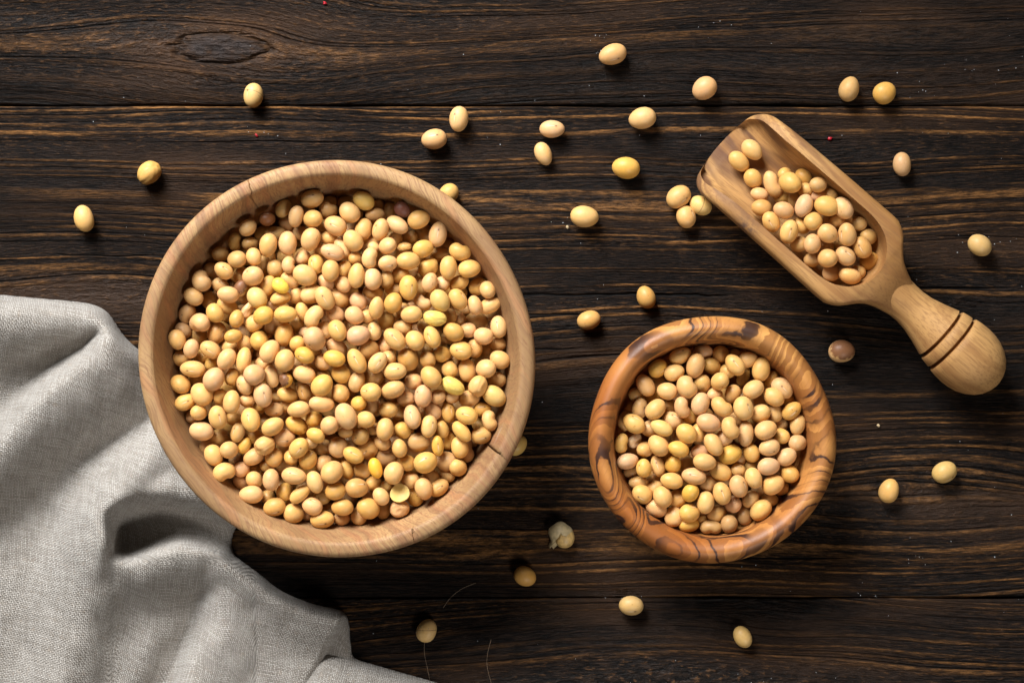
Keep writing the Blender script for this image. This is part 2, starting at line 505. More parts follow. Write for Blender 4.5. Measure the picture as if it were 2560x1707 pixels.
st = [-6, -4.5, -2, 2, 7, 13, 20, 28, 36, 44, 56, 72, 95, 125, 160, 200, 240, 280, 315, 340, 355, 370, 385, 397, 408, 417, 425, 432, 438, 443, 447, 449.5, 451.2, 452.0, 456, 462, 470, 480, 492, 505, 520, 533, 545, 555, 565]
NO, NI = 22, 26
verts, faces = [], []
for e in st:
    wo, zr = wo_f(e) * SK, rimz(e) * mm
    loop = []
    bz = interp(e, [(-6, 2.8), (20, 1.2), (70, 0.15), (380, 0.0), (430, 1.0), (480, 4.5), (520, 6.0), (565, 8.0)]) * mm
    rr = min(0.0019, zr * 0.2)
    # outer: from +y rim edge, under the belly, to -y rim edge
    for k in range(NO + 1):
        a = math.pi * k / NO
        c, s_ = math.cos(a), math.sin(a)
        yy = wo * math.copysign(abs(c) ** 0.55, c)
        zz = (zr - rr) - (zr - rr - bz) * abs(s_) ** 0.62
        loop.append((yy, zz))
    # -y rim: rounded shoulder, flat, then recess, back to +y rim
    fl = floorz(e) * mm
    wi = max(0.0, wi_f(e)) * SK
    loop += [(-(wo - rr * 0.3), zr - rr * 0.3), (-(wo - rr), zr)]
    for k in range(NI + 1):
        a = math.pi * k / NI
        c, s_ = math.cos(a), math.sin(a)
        yy = -wi * math.copysign(abs(c) ** 0.62, c)
        zz = zr - (zr - fl) * abs(s_) ** 0.60 - (0.0002 if 0 < k < NI else 0)
        loop.append((yy, zz if fl < zr - 1e-6 else zr))
    loop += [(wo - rr, zr), (wo - rr * 0.3, zr - rr * 0.3)]
    nl = len(loop)
    for (yy, zz) in loop:
        # the mouth edge bows slightly
        verts.append((e * SK - (0.0010 * (1 - (yy / max(wo, 1e-6)) ** 2) if e < 3 else 0), yy, zz))
for j in range(len(st) - 1):
    for i in range(nl):
        a, b = j * nl + i, j * nl + (i + 1) % nl
        faces.append((a, a + nl, b + nl, b))
# mouth: close the end section between outer and inner curve
def cap(base):
    out = []
    lo = list(range(base, base + NO + 1))
    hi = [base + NO + 1, base + NO + 2] + list(range(base + NO + 3, base + NO + 4 + NI)) + [base + nl - 2, base + nl - 1]
    hi = hi[::-1]
    i = j = 0
    while i < len(lo) - 1 or j < len(hi) - 1:
        if j >= len(hi) - 1 or (i < len(lo) - 1 and i / (len(lo) - 1) <= j / (len(hi) - 1)):
            out.append((lo[i], lo[i + 1], hi[j])); i += 1
        else:
            out.append((lo[i], hi[j + 1], hi[j])); j += 1
    return out
faces += cap(0)
faces += [tuple(reversed(f)) for f in cap((len(st) - 1) * nl)]
body = obj('scoop_body', mesh('scoop_body', verts, faces), scoop_mat('scoop_wood_body', True), scoop)

HP = [(448, 24), (470, 38), (486, 45), (500, 48), (520, 47.5), (545, 45.5), (565, 45), (590, 48), (620, 56), (645, 64), (655.5, 67.5),
      (656.5, 66), (657.5, 58), (661, 56), (664.5, 58), (665.5, 69.5), (667, 71.5), (688, 75.5), (689.5, 75), (690.5, 65), (694, 63), (697.5, 65), (698.5, 76.5),
      (700, 78.5), (715, 81), (735, 82), (755, 80.5), (775, 76), (795, 67), (812, 55), (824, 41), (832, 25), (836, 10), (836.8, 1)]
hv, hf = [], []
NS = 64
ZC = 0.0118
for e, r in HP:
    for i in range(NS):
        a = 2 * math.pi * i / NS
        # slightly flattened turned handle, its axis rises gently towards the scoop body
        zc = ZC + interp(e, [(448, 0.0005), (600, 0.0), (836, 0.0)])
        hv.append((e * SK, (r * math.cos(a) + 3) * SK, zc + r * SK * 0.98 * math.sin(a)))
for j in range(len(HP) - 1):
    for i in range(NS):
        a, b = j * NS + i, j * NS + (i + 1) % NS
        hf.append((a, b, b + NS, a + NS))
hf.append(tuple(range(NS - 1, -1, -1)))
hf.append(tuple((len(HP) - 1) * NS + i for i in range(NS)))
hme = mesh('handle', hv, hf)
obj('handle', hme, scoop_mat('scoop_wood_handle', False), scoop)
for me_ in (hme, body.data):
    bm = bmesh.new(); bm.from_mesh(me_)
    bmesh.ops.recalc_face_normals(bm, faces=bm.faces)
    for ed in bm.edges:
        if len(ed.link_faces) == 2 and ed.calc_face_angle(0) > math.radians(48):
            ed.smooth = False
    bm.to_mesh(me_); bm.free()


# ------------------------------------------------------------------ linen napkin
def poly_dist(px, py, pts):
    """distance, side (+ = right of travel in image), parameter along the polyline"""
    best = np.full(px.shape, 1e9); side = np.zeros(px.shape); par = np.zeros(px.shape)
    for i in range(len(pts) - 1):
        ax, ay = pts[i]; bx, by = pts[i + 1]
        dx, dy = bx - ax, by - ay
        L2 = dx * dx + dy * dy
        t = np.clip(((px - ax) * dx + (py - ay) * dy) / L2, 0, 1)
        qx, qy = px - ax - t * dx, py - ay - t * dy
        d = np.hypot(qx, qy)
        cr_ = dx * (py - ay) - dy * (px - ax)
        m = d < best
        best = np.where(m, d, best); side = np.where(m, np.sign(cr_), side); par = np.where(m, i + t, par)
    return best, side, par

def inside(px, py, poly):
    r = np.zeros(px.shape, bool)
    n = len(poly)
    for i in range(n):
        x1, y1 = poly[i]; x2, y2 = poly[(i + 1) % n]
        c = ((y1 > py) != (y2 > py)) & (px < (x2 - x1) * (py - y1) / (y2 - y1 + 1e-9) + x1)
        r ^= c
    return r

def sdist(px, py, poly):
    d, _, _ = poly_dist(px, py, list(poly) + [poly[0]])
    return np.where(inside(px, py, poly), d, -d)

def sstep(x, a, b):
    t = np.clip((x - a) / (b - a), 0, 1)
    return t * t * (3 - 2 * t)

OUT = [(-170, 725), (0, 741), (90, 750), (180, 757), (235, 765), (268, 784), (288, 815), (310, 848), (350, 884), (420, 930), (520, 990),
       (600, 1060), (640, 1160), (640, 1260), (600, 1300), (576, 1330), (574, 1384), (610, 1412), (650, 1440), (690, 1475), (735, 1497), (790, 1517),
       (835, 1524), (858, 1533), (868, 1552), (872, 1600), (875, 1648), (930, 1664), (1000, 1684), (1080, 1706), (1200, 1745), (1200, 1880), (-170, 1880)]
def smooth_poly(pts, it=2):
    for _ in range(it):
        q = []
        for i in range(len(pts)):
            a, b = np.array(pts[i]), np.array(pts[(i + 1) % len(pts)])
            q += [tuple(a * .75 + b * .25), tuple(a * .25 + b * .75)]
        pts = q
    return pts
OUTS = smooth_poly(OUT, 2)
STEP = 4.0
gx = np.arange(-172, 1206, STEP); gy = np.arange(716, 1884, STEP)
PX, PY = np.meshgrid(gx, gy)
Z = np.full(PX.shape, 7.0)
def smax(a, b, k=3.0):
    h = np.clip(0.5 + 0.5 * (a - b) / k, 0, 1)
    return b * (1 - h) + a * h + k * h * (1 - h)
def ridge(Z, pts, hs, wr, wl, k=3.0, p=2.0):
    d, s_, t = poly_dist(PX, PY, pts)
    idx = np.arange(len(pts))
    h = np.interp(t, idx, hs)
    w_r = np.interp(t, idx, wr) if hasattr(wr, '__len__') else wr
    w_l = np.interp(t, idx, wl) if hasattr(wl, '__len__') else wl
    w_ = np.where(s_ > 0, w_r, w_l)
    return smax(Z, h * np.exp(-(d / w_) ** p), k)
# long folds (photo pixels; side "right" = right-hand of travel as seen in the photo)
Z = ridge(Z, [(-190, 792), (0, 792), (110, 792), (225, 800), (262, 812)], [24, 24, 23, 22, 22], [150, 150, 140, 95, 50], 90, 3)
Z = ridge(Z, [(264, 800), (268, 846), (228, 902), (162, 953), (84, 1022), (19, 1098), (-60, 1190), (-170, 1300)], [20, 26, 28, 28, 27, 25, 22, 20],
          [36, 36, 38, 42, 46, 50, 60, 60], [110, 150, 190, 190, 170, 150, 130, 130], 3)
Z = ridge(Z, [(470, 1085), (400, 1136), (340, 1190), (296, 1246), (268, 1305), (256, 1372), (232, 1463), (195, 1557), (165, 1664), (120, 1800)],
          [18, 22, 25, 27, 28, 27, 22, 18, 16, 15], [95, 95, 100, 105, 115, 130, 150, 150, 140, 140], [170, 140, 110, 80, 44, 36, 110, 120, 120, 120], 3)
Z = ridge(Z, [(276, 1396), (310, 1408), (350, 1402), (395, 1386), (453, 1372), (522, 1384), (575, 1418), (640, 1462), (720, 1510)],
          [22, 21, 21, 21, 21, 20, 19, 17, 15], [110, 120, 130, 130, 130, 110, 90, 80, 70], [18, 18, 20, 24, 26, 30, 40, 40, 40], 2.5)
Z = ridge(Z, [(590, 1425), (566, 1470), (535, 1538), (497, 1632), (470, 1710), (440, 1800)], [15, 14.5, 14, 14, 14, 14], [70, 60, 55, 50, 50, 50],
          [120, 150, 170, 200, 200, 200], 3)
Z = ridge(Z, [(700, 1498), (790, 1530), (856, 1545)], [13, 15, 17], [130, 120, 90], [40, 36, 30], 3)
Z = ridge(Z, [(300, 1240), (350, 1226), (430, 1222), (510, 1236), (600, 1262)], [25, 24, 23, 22, 21], [44, 52, 60, 62, 62], [60, 90, 110, 110, 110], 3)
# pocket under the rolled fold
pocket = smooth_poly([(276, 1332), (284, 1300), (330, 1282), (420, 1284), (500, 1304), (580, 1318), (590, 1376), (522, 1368), (453, 1354), (390, 1370), (340, 1386), (300, 1388), (281, 1366)], 2)
pd = sdist(PX, PY, pocket)
Z = Z + (np.interp(PX, [270, 570], [2.0, 3.5]) - Z) * sstep(np.clip((pd - np.interp(PY, [1285, 1345], [-44, -12])) / np.interp(PY, [1285, 1345], [76, 34]), 0, 1), 0, 1)
# furrow left of the lower fold
d, s_, t = poly_dist(PX, PY, [(540, 1470), (505, 1540), (453, 1620), (405, 1710), (360, 1800)])
Z -= np.interp(t, [0, 1, 2, 4], [0, 4, 6, 6]) * np.exp(-(d / 46) ** 2)
def blur(A, n):
    A = A.copy()
    for _ in range(n):
        P_ = np.pad(A, 1, mode='edge')
        A = (P_[1:-1, 1:-1] * 2 + P_[:-2, 1:-1] + P_[2:, 1:-1] + P_[1:-1, :-2] + P_[1:-1, 2:]) / 6
    return A
Z = blur(Z, 7)
# top layer ends in a fold on the right; the hanging side and a lower layer come out under it
flap = [(862, 1532), (850, 1556), (824, 1605), (803, 1640), (770, 1688), (745, 1730), (690, 1830), (660, 1900), (1300, 1900), (1300, 1500)]
fd = sdist(PX, PY, flap)
lower = [(780, 1636), (806, 1634), (871, 1647), (965, 1672), (1076, 1704), (1250, 1750), (1250, 1900), (600, 1900), (700, 1720)]
ld = sdist(PX, PY, lower)
side = np.interp(PY, [1530, 1560, 1650], [13, 9.0, 2.5])
Zlow = np.where(ld > -2, 2.0 + 7.0 * np.sqrt(np.clip(ld / 60, 0.02, 1)), side)
Zlow = Zlow - 2.2 * np.exp(-((PX - 790 - (PY - 1640) * -0.5) / 30) ** 2)
m = sstep(fd, -6, 7)
Z = Z * (1 - m) + np.minimum(Zlow, Z) * m
Z = np.where(fd > 8, Zlow, Z)
# small slack in the cloth
def lown(sc, seed, amp):
    r = np.random.default_rng(seed)
    q = np.zeros(PX.shape)
    for _ in range(7):
        a = r.uniform(0, 6.28); f = r.uniform(.6, 1.6) / sc
        q += np.sin((PX * math.cos(a) + PY * math.sin(a)) * f * 6.28 + r.uniform(0, 6.28))
    return q / 7 * amp
Z += lown(260, 3, 1.8) + lown(90, 4, 0.5)
# edges roll down to the table
od = sdist(PX, PY, OUTS)
roll = np.sqrt(np.clip(1 - (1 - np.clip(od / 34.0, 0, 1)) ** 2, 0, 1))
Z = np.maximum(Z, 1.0) * (0.10 + 0.90 * roll)
# keep clear of the bowl
wx = (PX - 1280) * S; wy = (853.5 - PY) * S
rb = np.hypot(wx - BX, wy - BY) / mm
Z = np.minimum(Z, np.interp(rb, [33, 36, 40, 49, 56, 60, 66, 75], [0.4, 0.8, 4.4, 13.5, 24, 30, 40, 60]))
Z = np.maximum(Z, 0.35)
for _ in range(2):      # light smoothing
    Z[1:-1, 1:-1] = (Z[1:-1, 1:-1] * 4 + Z[:-2, 1:-1] + Z[2:, 1:-1] + Z[1:-1, :-2] + Z[1:-1, 2:]) / 8
zx = np.gradient(Z, STEP * S * 1000, axis=1); zy = np.gradient(Z, STEP * S * 1000, axis=0)
UU = np.cumsum(1 + 0.45 * (np.sqrt(1 + np.minimum(zx ** 2, 4)) - 1), axis=1) * STEP * S
VV = np.cumsum(1 + 0.45 * (np.sqrt(1 + np.minimum(zy ** 2, 4)) - 1), axis=0) * STEP * S
keep = (od > -STEP * 0.9) & (rb > 37)
idm = -np.ones(PX.shape, int)
cv, cuv = [], []
outp = np.array(OUTS + [OUTS[0]])
def nearest_on_outline(x, y):
    a, b = outp[:-1], outp[1:]
    dd = b - a
    t = np.clip(((x - a[:, 0]) * dd[:, 0] + (y - a[:, 1]) * dd[:, 1]) / (dd ** 2).sum(1).clip(1e-9), 0, 1)
    q = a + dd * t[:, None]
    k = np.argmin((q[:, 0] - x) ** 2 + (q[:, 1] - y) ** 2)
    return q[k]
for j in range(PX.shape[0]):
    for i in range(PX.shape[1]):
        if keep[j, i]:
            x, y, z = PX[j, i], PY[j, i], Z[j, i] * mm
            if od[j, i] < STEP * 0.55:
                x, y = nearest_on_outline(x, y)
                z = max(0.0004, z * 0.6)
            idm[j, i] = len(cv)
            cv.append(W(x, y, z)); cuv.append((UU[j, i], VV[j, i]))
cf = []
for j in range(PX.shape[0] - 1):
    for i in range(PX.shape[1] - 1):
        q = (idm[j, i], idm[j + 1, i], idm[j + 1, i + 1], idm[j, i + 1])
        if min(q) >= 0:
            cf.append(q)
cme = mesh('linen_napkin', cv, cf)
uvl = cme.uv_layers.new(name='weave')
lv = np.empty(len(cme.loops), dtype=np.int32)
cme.loops.foreach_get('vertex_index', lv)
uvl.data.foreach_set('uv', np.array(cuv)[lv].astype(np.float32).ravel())

def linen_mat():
    g = G('natural_linen')
    u, v, _ = g.sep(g.coord('UV'))
    a = math.radians(9)
    w = g.noise(g.comb(u, v), 26.0, 2.0)
    w2 = g.noise(g.comb(u, v), 300.0, 2.0)
    off = g.add(g.mul(g.sub(w, 0.5), 0.004), g.mul(g.sub(w2, 0.5), 0.00010))
    uu = g.add(g.add(g.mul(u, math.cos(a)), g.mul(v, math.sin(a))), off)
    vv = g.add(g.add(g.mul(u, -math.sin(a)), g.mul(v, math.cos(a))), g.mul(off, -0.8))
    P = 0.00059
    tu, tv = g.mul(uu, 1 / P), g.mul(vv, 1 / P)
    su = g.math('SINE', g.mul(tu, math.pi)); sv = g.math('SINE', g.mul(tv, math.pi))
    weave = g.mul(su, sv)                                  # over / under chequer
    warp = g.math('ABSOLUTE', su); weft = g.math('ABSOLUTE', sv)
    isw = g.smooth(weave, -0.25, 0.25)
    hgt = g.add(g.mul(isw, warp), g.mul(g.sub(1.0, isw), weft))
    gap = g.smooth(g.math('MINIMUM', warp, weft), 0.52, 0.06)
    thr_u = g.noise(g.comb(g.math('FLOOR', tu), g.mul(tv, 0.05)), 1.7, 1.0)
    thr_v = g.noise(g.comb(g.math('FLOOR', tv), g.mul(tu, 0.05), 9.0), 1.7, 1.0)
    thr = g.add(g.mul(isw, thr_u), g.mul(g.sub(1.0, isw), thr_v))
    hue = g.noise(g.comb(g.mul(tu, 0.35), g.mul(tv, 0.35), 2.0), 1.0, 2.0)
    col = g.mix(g.smooth(thr, 0.25, 0.72), (0.285, 0.250, 0.212), (0.490, 0.450, 0.402))
    col = g.mix(g.mul(g.smooth(hue, 0.55, 0.75), 0.30), col, (0.40, 0.30, 0.21))
    col = g.mix(g.mul(gap, 0.75), col, (0.14, 0.118, 0.098))
    b = g.bump(g.add(hgt, g.mul(thr, 0.7)), 0.75, 0.00040)
    return g.done(col, 0.92, b, Specular_IOR_Level=0.12, Sheen_Weight=0.12, Sheen_Roughness=0.6)
napkin = obj('linen_napkin', cme, linen_mat(), label='crumpled natural grey linen napkin beside the large bowl', category='napkin')
sol = napkin.modifiers.new('thickness', 'SOLIDIFY')
sol.thickness = 0.0006
sol.offset = 1.0


# ------------------------------------------------------------------ soybeans
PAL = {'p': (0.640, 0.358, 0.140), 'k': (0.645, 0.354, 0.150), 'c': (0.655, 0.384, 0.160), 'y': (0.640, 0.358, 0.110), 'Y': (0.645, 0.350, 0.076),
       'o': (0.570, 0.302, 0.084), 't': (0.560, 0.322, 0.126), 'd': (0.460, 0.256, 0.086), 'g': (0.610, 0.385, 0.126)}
WORD = {'p': 'peach', 'k': 'pinkish', 'c': 'cream', 'y': 'yellow', 'Y': 'golden', 'o': 'ochre', 't': 'tan', 'd': 'olive-brown', 'g': 'greenish'}
# specials: shape, colour, material kind, description
SPEC = {'B': ('smooth', (0.170, 0.060, 0.018), '', 'dark brown'), 'R': ('wrinkled', (0.135, 0.048, 0.028), '', 'purplish brown wrinkled'),
        'Q': ('smooth', (0.62, 0.36, 0.13), 'patch', 'half brown, half tan'), 'W': ('wrinkled', (0.76, 0.51, 0.08), '', 'lemon yellow wrinkled'),
        'V': ('wrinkled', PAL['y'], '', 'small wrinkled yellow'), 'H': ('facet', PAL['c'], '', 'cream sharp-edged'),
        'N': ('facet', (0.66, 0.34, 0.06), 'patch', 'brown-tipped ochre'), 'G': ('wrinkled', (0.68, 0.475, 0.105), '', 'yellow-green wrinkled'),
        'P': ('smooth', PAL['t'], 'spot', 'purple-spotted tan'), 'Z': ('smooth', (0.80, 0.40, 0.045), '', 'amber'),
        'C': ('half', (0.66, 0.45, 0.13), '', 'split yellow half'), 'K': ('facet', (0.62, 0.42, 0.27), '', 'pale husk-like'),
        'D': ('wrinkled', (0.25, 0.13, 0.03), '', 'shrivelled dark olive'), 'F': ('facet', PAL['p'], '', 'creased peach'),
        'L': ('smooth', (0.66, 0.42, 0.165), 'seam', 'beige seamed')}

def bean_base(sub, kind, seed):
    bm = bmesh.new()
    bmesh.ops.create_icosphere(bm, subdivisions=sub, radius=1.0)
    r = np.random.default_rng(seed)
    co = np.array([v.co[:] for v in bm.verts])
    raw = co.copy()
    x, y, z = co.T
    fac = np.ones(len(co))
    for _ in range(4):
        dd = r.normal(size=3); dd /= np.linalg.norm(dd)
        fac += 0.018 * r.normal() * np.sin(co @ dd * r.uniform(1.5, 3.0) + r.uniform(0, 6))
    # hilum side a little flatter, ends a little blunt
    fac -= 0.055 * np.exp(-((y + 1) / 0.25) ** 2 - (x / 0.55) ** 2)
    fac -= 0.020 * np.exp(-(x / 0.36) ** 2 - (z / 0.06) ** 2) * (y < -0.5)
    egg = r.uniform(-0.07, 0.07)
    if kind == 'kidney':
        fac -= 0.26 * np.exp(-((y + 1) / 0.55) ** 2 - (x / 0.30) ** 2)
    if kind == 'wrinkled':
        for _ in range(14):
            dd = r.normal(size=3); dd /= np.linalg.norm(dd)
            t2 = r.normal(size=3); t2 -= dd * (t2 @ dd); t2 /= np.linalg.norm(t2)
            fac -= r.uniform(0.03, 0.085) * np.exp(-((co @ t2 - r.uniform(-.5, .5)) / 0.085) ** 2) * np.clip(co @ dd, 0, 1)
    if kind == 'facet':
        for _ in range(3):
            dd = r.normal(size=3); dd[2] = abs(dd[2]); dd /= np.linalg.norm(dd)
            lim = r.uniform(0.74, 0.86)
            pr = co @ dd
            fac = np.where(pr > lim, fac * lim / np.maximum(pr, 1e-3), fac)
        fac -= 0.05 * np.exp(-(y / 0.05) ** 2) * (z > 0)
    if kind == 'seam':
        fac -= 0.035 * np.exp(-((x * 0.95 + y * 0.3 - 0.1) / 0.035) ** 2)
    co = co * fac[:, None]
    co[:, 1] *= 1 + egg * x
    co[:, 2] *= 1 + egg * x
    if kind == 'half':
        co[:, 2] = np.where(co[:, 2] > 0.12, 0.12 - 0.10 * np.exp(-(x ** 2 + y ** 2) / 0.35), co[:, 2])
    bm.verts.ensure_lookup_table()
    fs = [[v.index for v in f.verts] for f in bm.faces]
    bm.free()
    return co, raw, fs

def add_raw(me, raw, cols=None):
    at = me.attributes.new('seed_pos', 'FLOAT_VECTOR', 'POINT')
    at.data.foreach_set('vector', np.asarray(raw, np.float32).ravel())
    if cols is not None:
        ca = me.color_attributes.new('seed_colour', 'FLOAT_COLOR', 'POINT')
        ca.data.foreach_set('color', np.asarray(cols, np.float32).ravel())

VAR = {}
for kind, n in (('smooth', 7), ('kidney', 2), ('wrinkled', 3), ('facet', 3), ('seam', 1), ('half', 1)):
    VAR[kind] = []
    for k in range(n):
        co, raw, fs = bean_base(4 if kind in ('wrinkled', 'seam', 'half', 'facet') else 3, kind, 100 + 17 * k + len(kind))
        me = mesh('soybean', co, fs)
        add_raw(me, raw)
        VAR[kind].append((me, co, raw, fs))

def bean_mat(name, kind='', from_attr=False):
    g = G(name)
    q = g.attr('seed_pos')
    x, y, z = g.sep(q)
    oi = g.n('ShaderNodeObjectInfo')
    if from_attr:
        base = g.attr('seed_colour', 'Color')
        s1 = g.mul(g.sep(base)[1], 977.0)
    else:
        base = oi.outputs['Color']
        s1 = g.mul(oi.outputs['Random'], 60.0)
    wpos = g.n('ShaderNodeNewGeometry').outputs['Position']
    ph = g.n('ShaderNodeVectorMath', operation='ADD')
    g.put(ph.inputs[0], q); g.put(ph.inputs[1], g.comb(s1, s1, s1))
    qq = ph.outputs[0]
    blot = g.noise(qq, 0.9, 2.0)
    mott = g.noise(wpos, 900.0, 2.0)
    col = g.mix(g.mul(g.smooth(blot, 0.42, 0.72), 0.45), base, g.mix(1.0, base, (1.04, 0.94, 0.62), 'MULTIPLY'))
    col = g.mix(g.mul(g.smooth(blot, 0.5, 0.25), 0.35), col, g.mix(1.0, base, (1.02, 1.02, 1.08), 'MULTIPLY'))
    col = g.mix(g.mul(g.smooth(mott, 0.40, 0.75), 0.16), col, g.mix(1.0, base, (0.72, 0.64, 0.55), 'MULTIPLY'))
    # hilum: pale scar with a thin brown outline and a dark dot at one end
    front = g.smooth(y, -0.55, -0.75)
    hil = g.mul(g.gauss((x, 0.30), (z, 0.060)), front)
    edge = g.mul(g.gauss((g.math('ABSOLUTE', z), 0.13), (x, 0.36)), front)
    dot = g.mul(g.gauss((g.sub(x, 0.32), 0.085), (z, 0.085)), front)
    col = g.mix(g.mul(edge, 0.72), col, g.mix(1.0, base, (0.72, 0.60, 0.42), 'MULTIPLY'))
    col = g.mix(g.mul(hil, 0.85), col, g.mix(0.6, base, (0.86, 0.70, 0.50)))
    col = g.mix(g.mul(dot, 0.95), col, (0.075, 0.030, 0.014))
    smut = g.mul(g.smooth(g.noise(qq, 2.6, 2.0, 0.6), 0.66, 0.74), g.smooth(g.noise(qq, 0.7, 0.0), 0.50, 0.60))
    col = g.mix(g.mul(smut, 0.55), col, g.mix(1.0, base, (0.42, 0.36, 0.30), 'MULTIPLY'))
    if kind == 'patch':
        e = g.add(g.add(g.mul(x, 0.25), g.mul(z, 0.62)), g.add(g.mul(y, 0.55), g.mul(g.sub(g.noise(qq, 4.0, 3.0), 0.5), 0.9)))
        col = g.mix(g.smooth(e, 0.10, 0.42), col, (0.200, 0.085, 0.036))
    if kind == 'spot':
        col = g.mix(g.mul(g.gauss((g.add(x, 0.35), 0.16), (g.sub(z, 0.85), 0.3), (y, 0.25)), 0.95), col, (0.045, 0.016, 0.018))
    if kind == 'seam':
        col = g.mix(g.mul(g.gauss((g.sub(g.add(g.mul(x, 0.95), g.mul(y, 0.3)), 0.1), 0.030)), 0.75), col, (0.16, 0.08, 0.035))
    h = g.add(g.mul(g.noise(wpos, 700.0, 2.0), 0.6), g.mul(g.noise(wpos, 2600.0, 1.0), 0.25))
    rg = g.add(0.38, g.mul(g.noise(qq, 1.6, 1.0), 0.16))
    g.b.subsurface_method = 'RANDOM_WALK'
    return g.done(col, rg, g.bump(h, 0.16, 0.0003), Specular_IOR_Level=0.30, Subsurface_Weight=0.03, Subsurface_Radius=(1.0, 0.55, 0.22), Subsurface_Scale=0.0012)

BM_ = {k: bean_mat('soybean_skin' + ('_' + k if k else ''), k) for k in ('', 'patch', 'spot', 'seam')}
BM_STUFF = bean_mat('soybean_skin_heap', '', True)

# rows: x y long short angle level colour  (crop pixels; angle anticlockwise from horizontal; level 0 top, 1 partly covered, 2 deep; trailing h = scar up)
T = {}
F = 5.2275
T['A'] = ((400, 450, F), """1610 370 250 200 55 1 g;1400 510 215 190 0 0 B;1150 620 250 225 50 0 t;980 810 240 180 85 1 d;1175 830 215 190 10 1 d;785 970 220 200 0 1 d
1005 1035 240 235 0 0 t;1225 1000 235 205 110 0 p;1410 855 310 245 80 0 p;1530 690 260 180 0 2 t;1650 580 180 180 0 2 t;835 1185 265 220 145 0 y;640 1150 200 180 0 2 d
545 1320 285 260 120 0 t;1060 1250 220 200 0 2 y;1215 1255 285 255 30 0 k;795 1380 235 200 150 1 t;1065 1410 230 190 60 1 Q;1500 1160 240 210 100 1 t
1400 1385 290 210 60 1 y;1580 1385 250 190 145 0 W;1350 1100 170 200 0 2 t;1220 1410 180 160 0 2 y""")
T['B'] = ((640, 450, F), """530 480 290 200 75 0 t;735 250 305 230 15 0 t;955 250 180 150 0 2 d;945 385 255 225 150 1 t;740 505 245 240 0 0 y;1170 250 200 170 0 2 d
1225 425 290 250 130 0 c;1405 275 300 240 150 0 g;1610 310 150 150 0 2 d;1555 460 260 190 5 1 d;1040 600 300 255 155 0 ph;1410 650 290 230 75 1 y;1635 655 300 215 75 0 p
1270 795 290 240 120 0 c;960 770 230 190 170 1 p;715 780 310 255 65 0 p;420 830 310 250 85 0 p;580 690 180 170 0 2 t;880 600 150 150 0 2 d;1490 830 250 180 0 2 t
1005 950 310 215 165 0 k;860 920 200 170 0 1 p;1120 900 300 180 120 1 c;1305 1030 180 180 0 1 o;1490 1020 280 215 80 0 c;1540 880 170 150 0 1 c;615 1020 200 190 45 1 p
430 1110 225 190 95 0 p;790 1090 260 220 100 1 y;975 1185 290 235 85 0 y;1155 1170 230 200 60 1 y;645 1250 320 270 145 0 c;450 1320 260 210 150 1 y;1315 1255 325 220 85 0 p
1525 1300 280 240 90 0 c;1715 1310 240 180 80 1 t;1722 1085 255 205 10 0 p;915 1340 230 190 140 1 k;1140 1380 220 200 120 1 k""")
T['C'] = ((900, 450, F), """560 390 240 200 135 0 R;390 390 150 200 0 2 d;490 585 310 210 145 0 c;765 520 290 235 20 0 y;830 690 200 230 60 2 t;1005 725 335 250 80 0 ch;655 745 210 190 0 2 d
480 770 180 200 0 2 t;360 855 240 230 0 0 p;585 880 190 130 10 1 V;820 900 280 225 20 0 y;1180 830 220 180 30 2 d;1305 935 290 235 160 0 y;1040 960 250 160 0 2 o
645 1045 305 235 0 0 y;890 1145 290 250 40 1 y;1155 1150 310 230 85 0 y;1430 1160 300 245 10 0 y;530 1240 220 230 100 1 o;685 1190 150 140 0 2 t;635 1410 320 250 85 0 y
910 1340 265 210 70 0 p;1080 1360 220 200 0 1 c;1290 1350 270 200 30 1 y;1540 1390 260 210 50 1 o;1665 1435 230 215 110 0 p;800 1390 150 220 0 2 t;440 1430 220 160 0 2 p""")
T['D'] = ((400, 700, F), """440 215 270 215 150 0 t;895 190 280 215 170 0 k;650 260 180 220 0 2 d;340 430 240 240 60 1 t;525 560 270 260 0 0 k;715 430 260 225 120 0 y;880 340 290 220 150 1 y
1000 505 240 200 75 0 o;1140 390 230 150 60 1 H;1275 240 300 255 125 0 g;1580 245 280 190 15 1 y;1345 460 275 245 15 0 Y;1240 570 260 220 40 1 y;1640 445 305 230 0 0 y
300 660 230 200 130 1 t;205 770 265 230 110 0 y;745 690 290 240 70 1 o;960 735 240 185 15 0 o;1105 820 215 200 90 1 y;1300 790 260 250 120 1 o;1470 600 200 230 0 2 d
1635 720 320 250 80 1 o;410 895 255 205 75 0 p;660 910 280 225 150 0 yh;215 1020 240 225 0 1 y;870 1035 295 240 55 0 c;1105 1050 330 200 80 0 y;1440 935 320 260 60 0 p
1620 1045 295 255 70 0 p;430 1160 340 220 175 0 ph;560 1020 200 180 0 2 y;695 1300 320 270 60 0 p;950 1270 240 190 70 1 o;1225 1220 280 265 30 0 p;270 1360 280 240 145 0 o
1460 1260 290 190 100 1 c;1640 1310 210 190 45 0 N;1110 1375 270 220 110 1 c;1340 1100 180 180 0 2 k;510 720 180 180 0 2 d;480 1300 180 180 0 2 d;680 1090 180 180 0 2 y
900 870 200 180 0 2 p;210 1180 180 180 0 2 d;1470 330 130 120 0 2 k""")
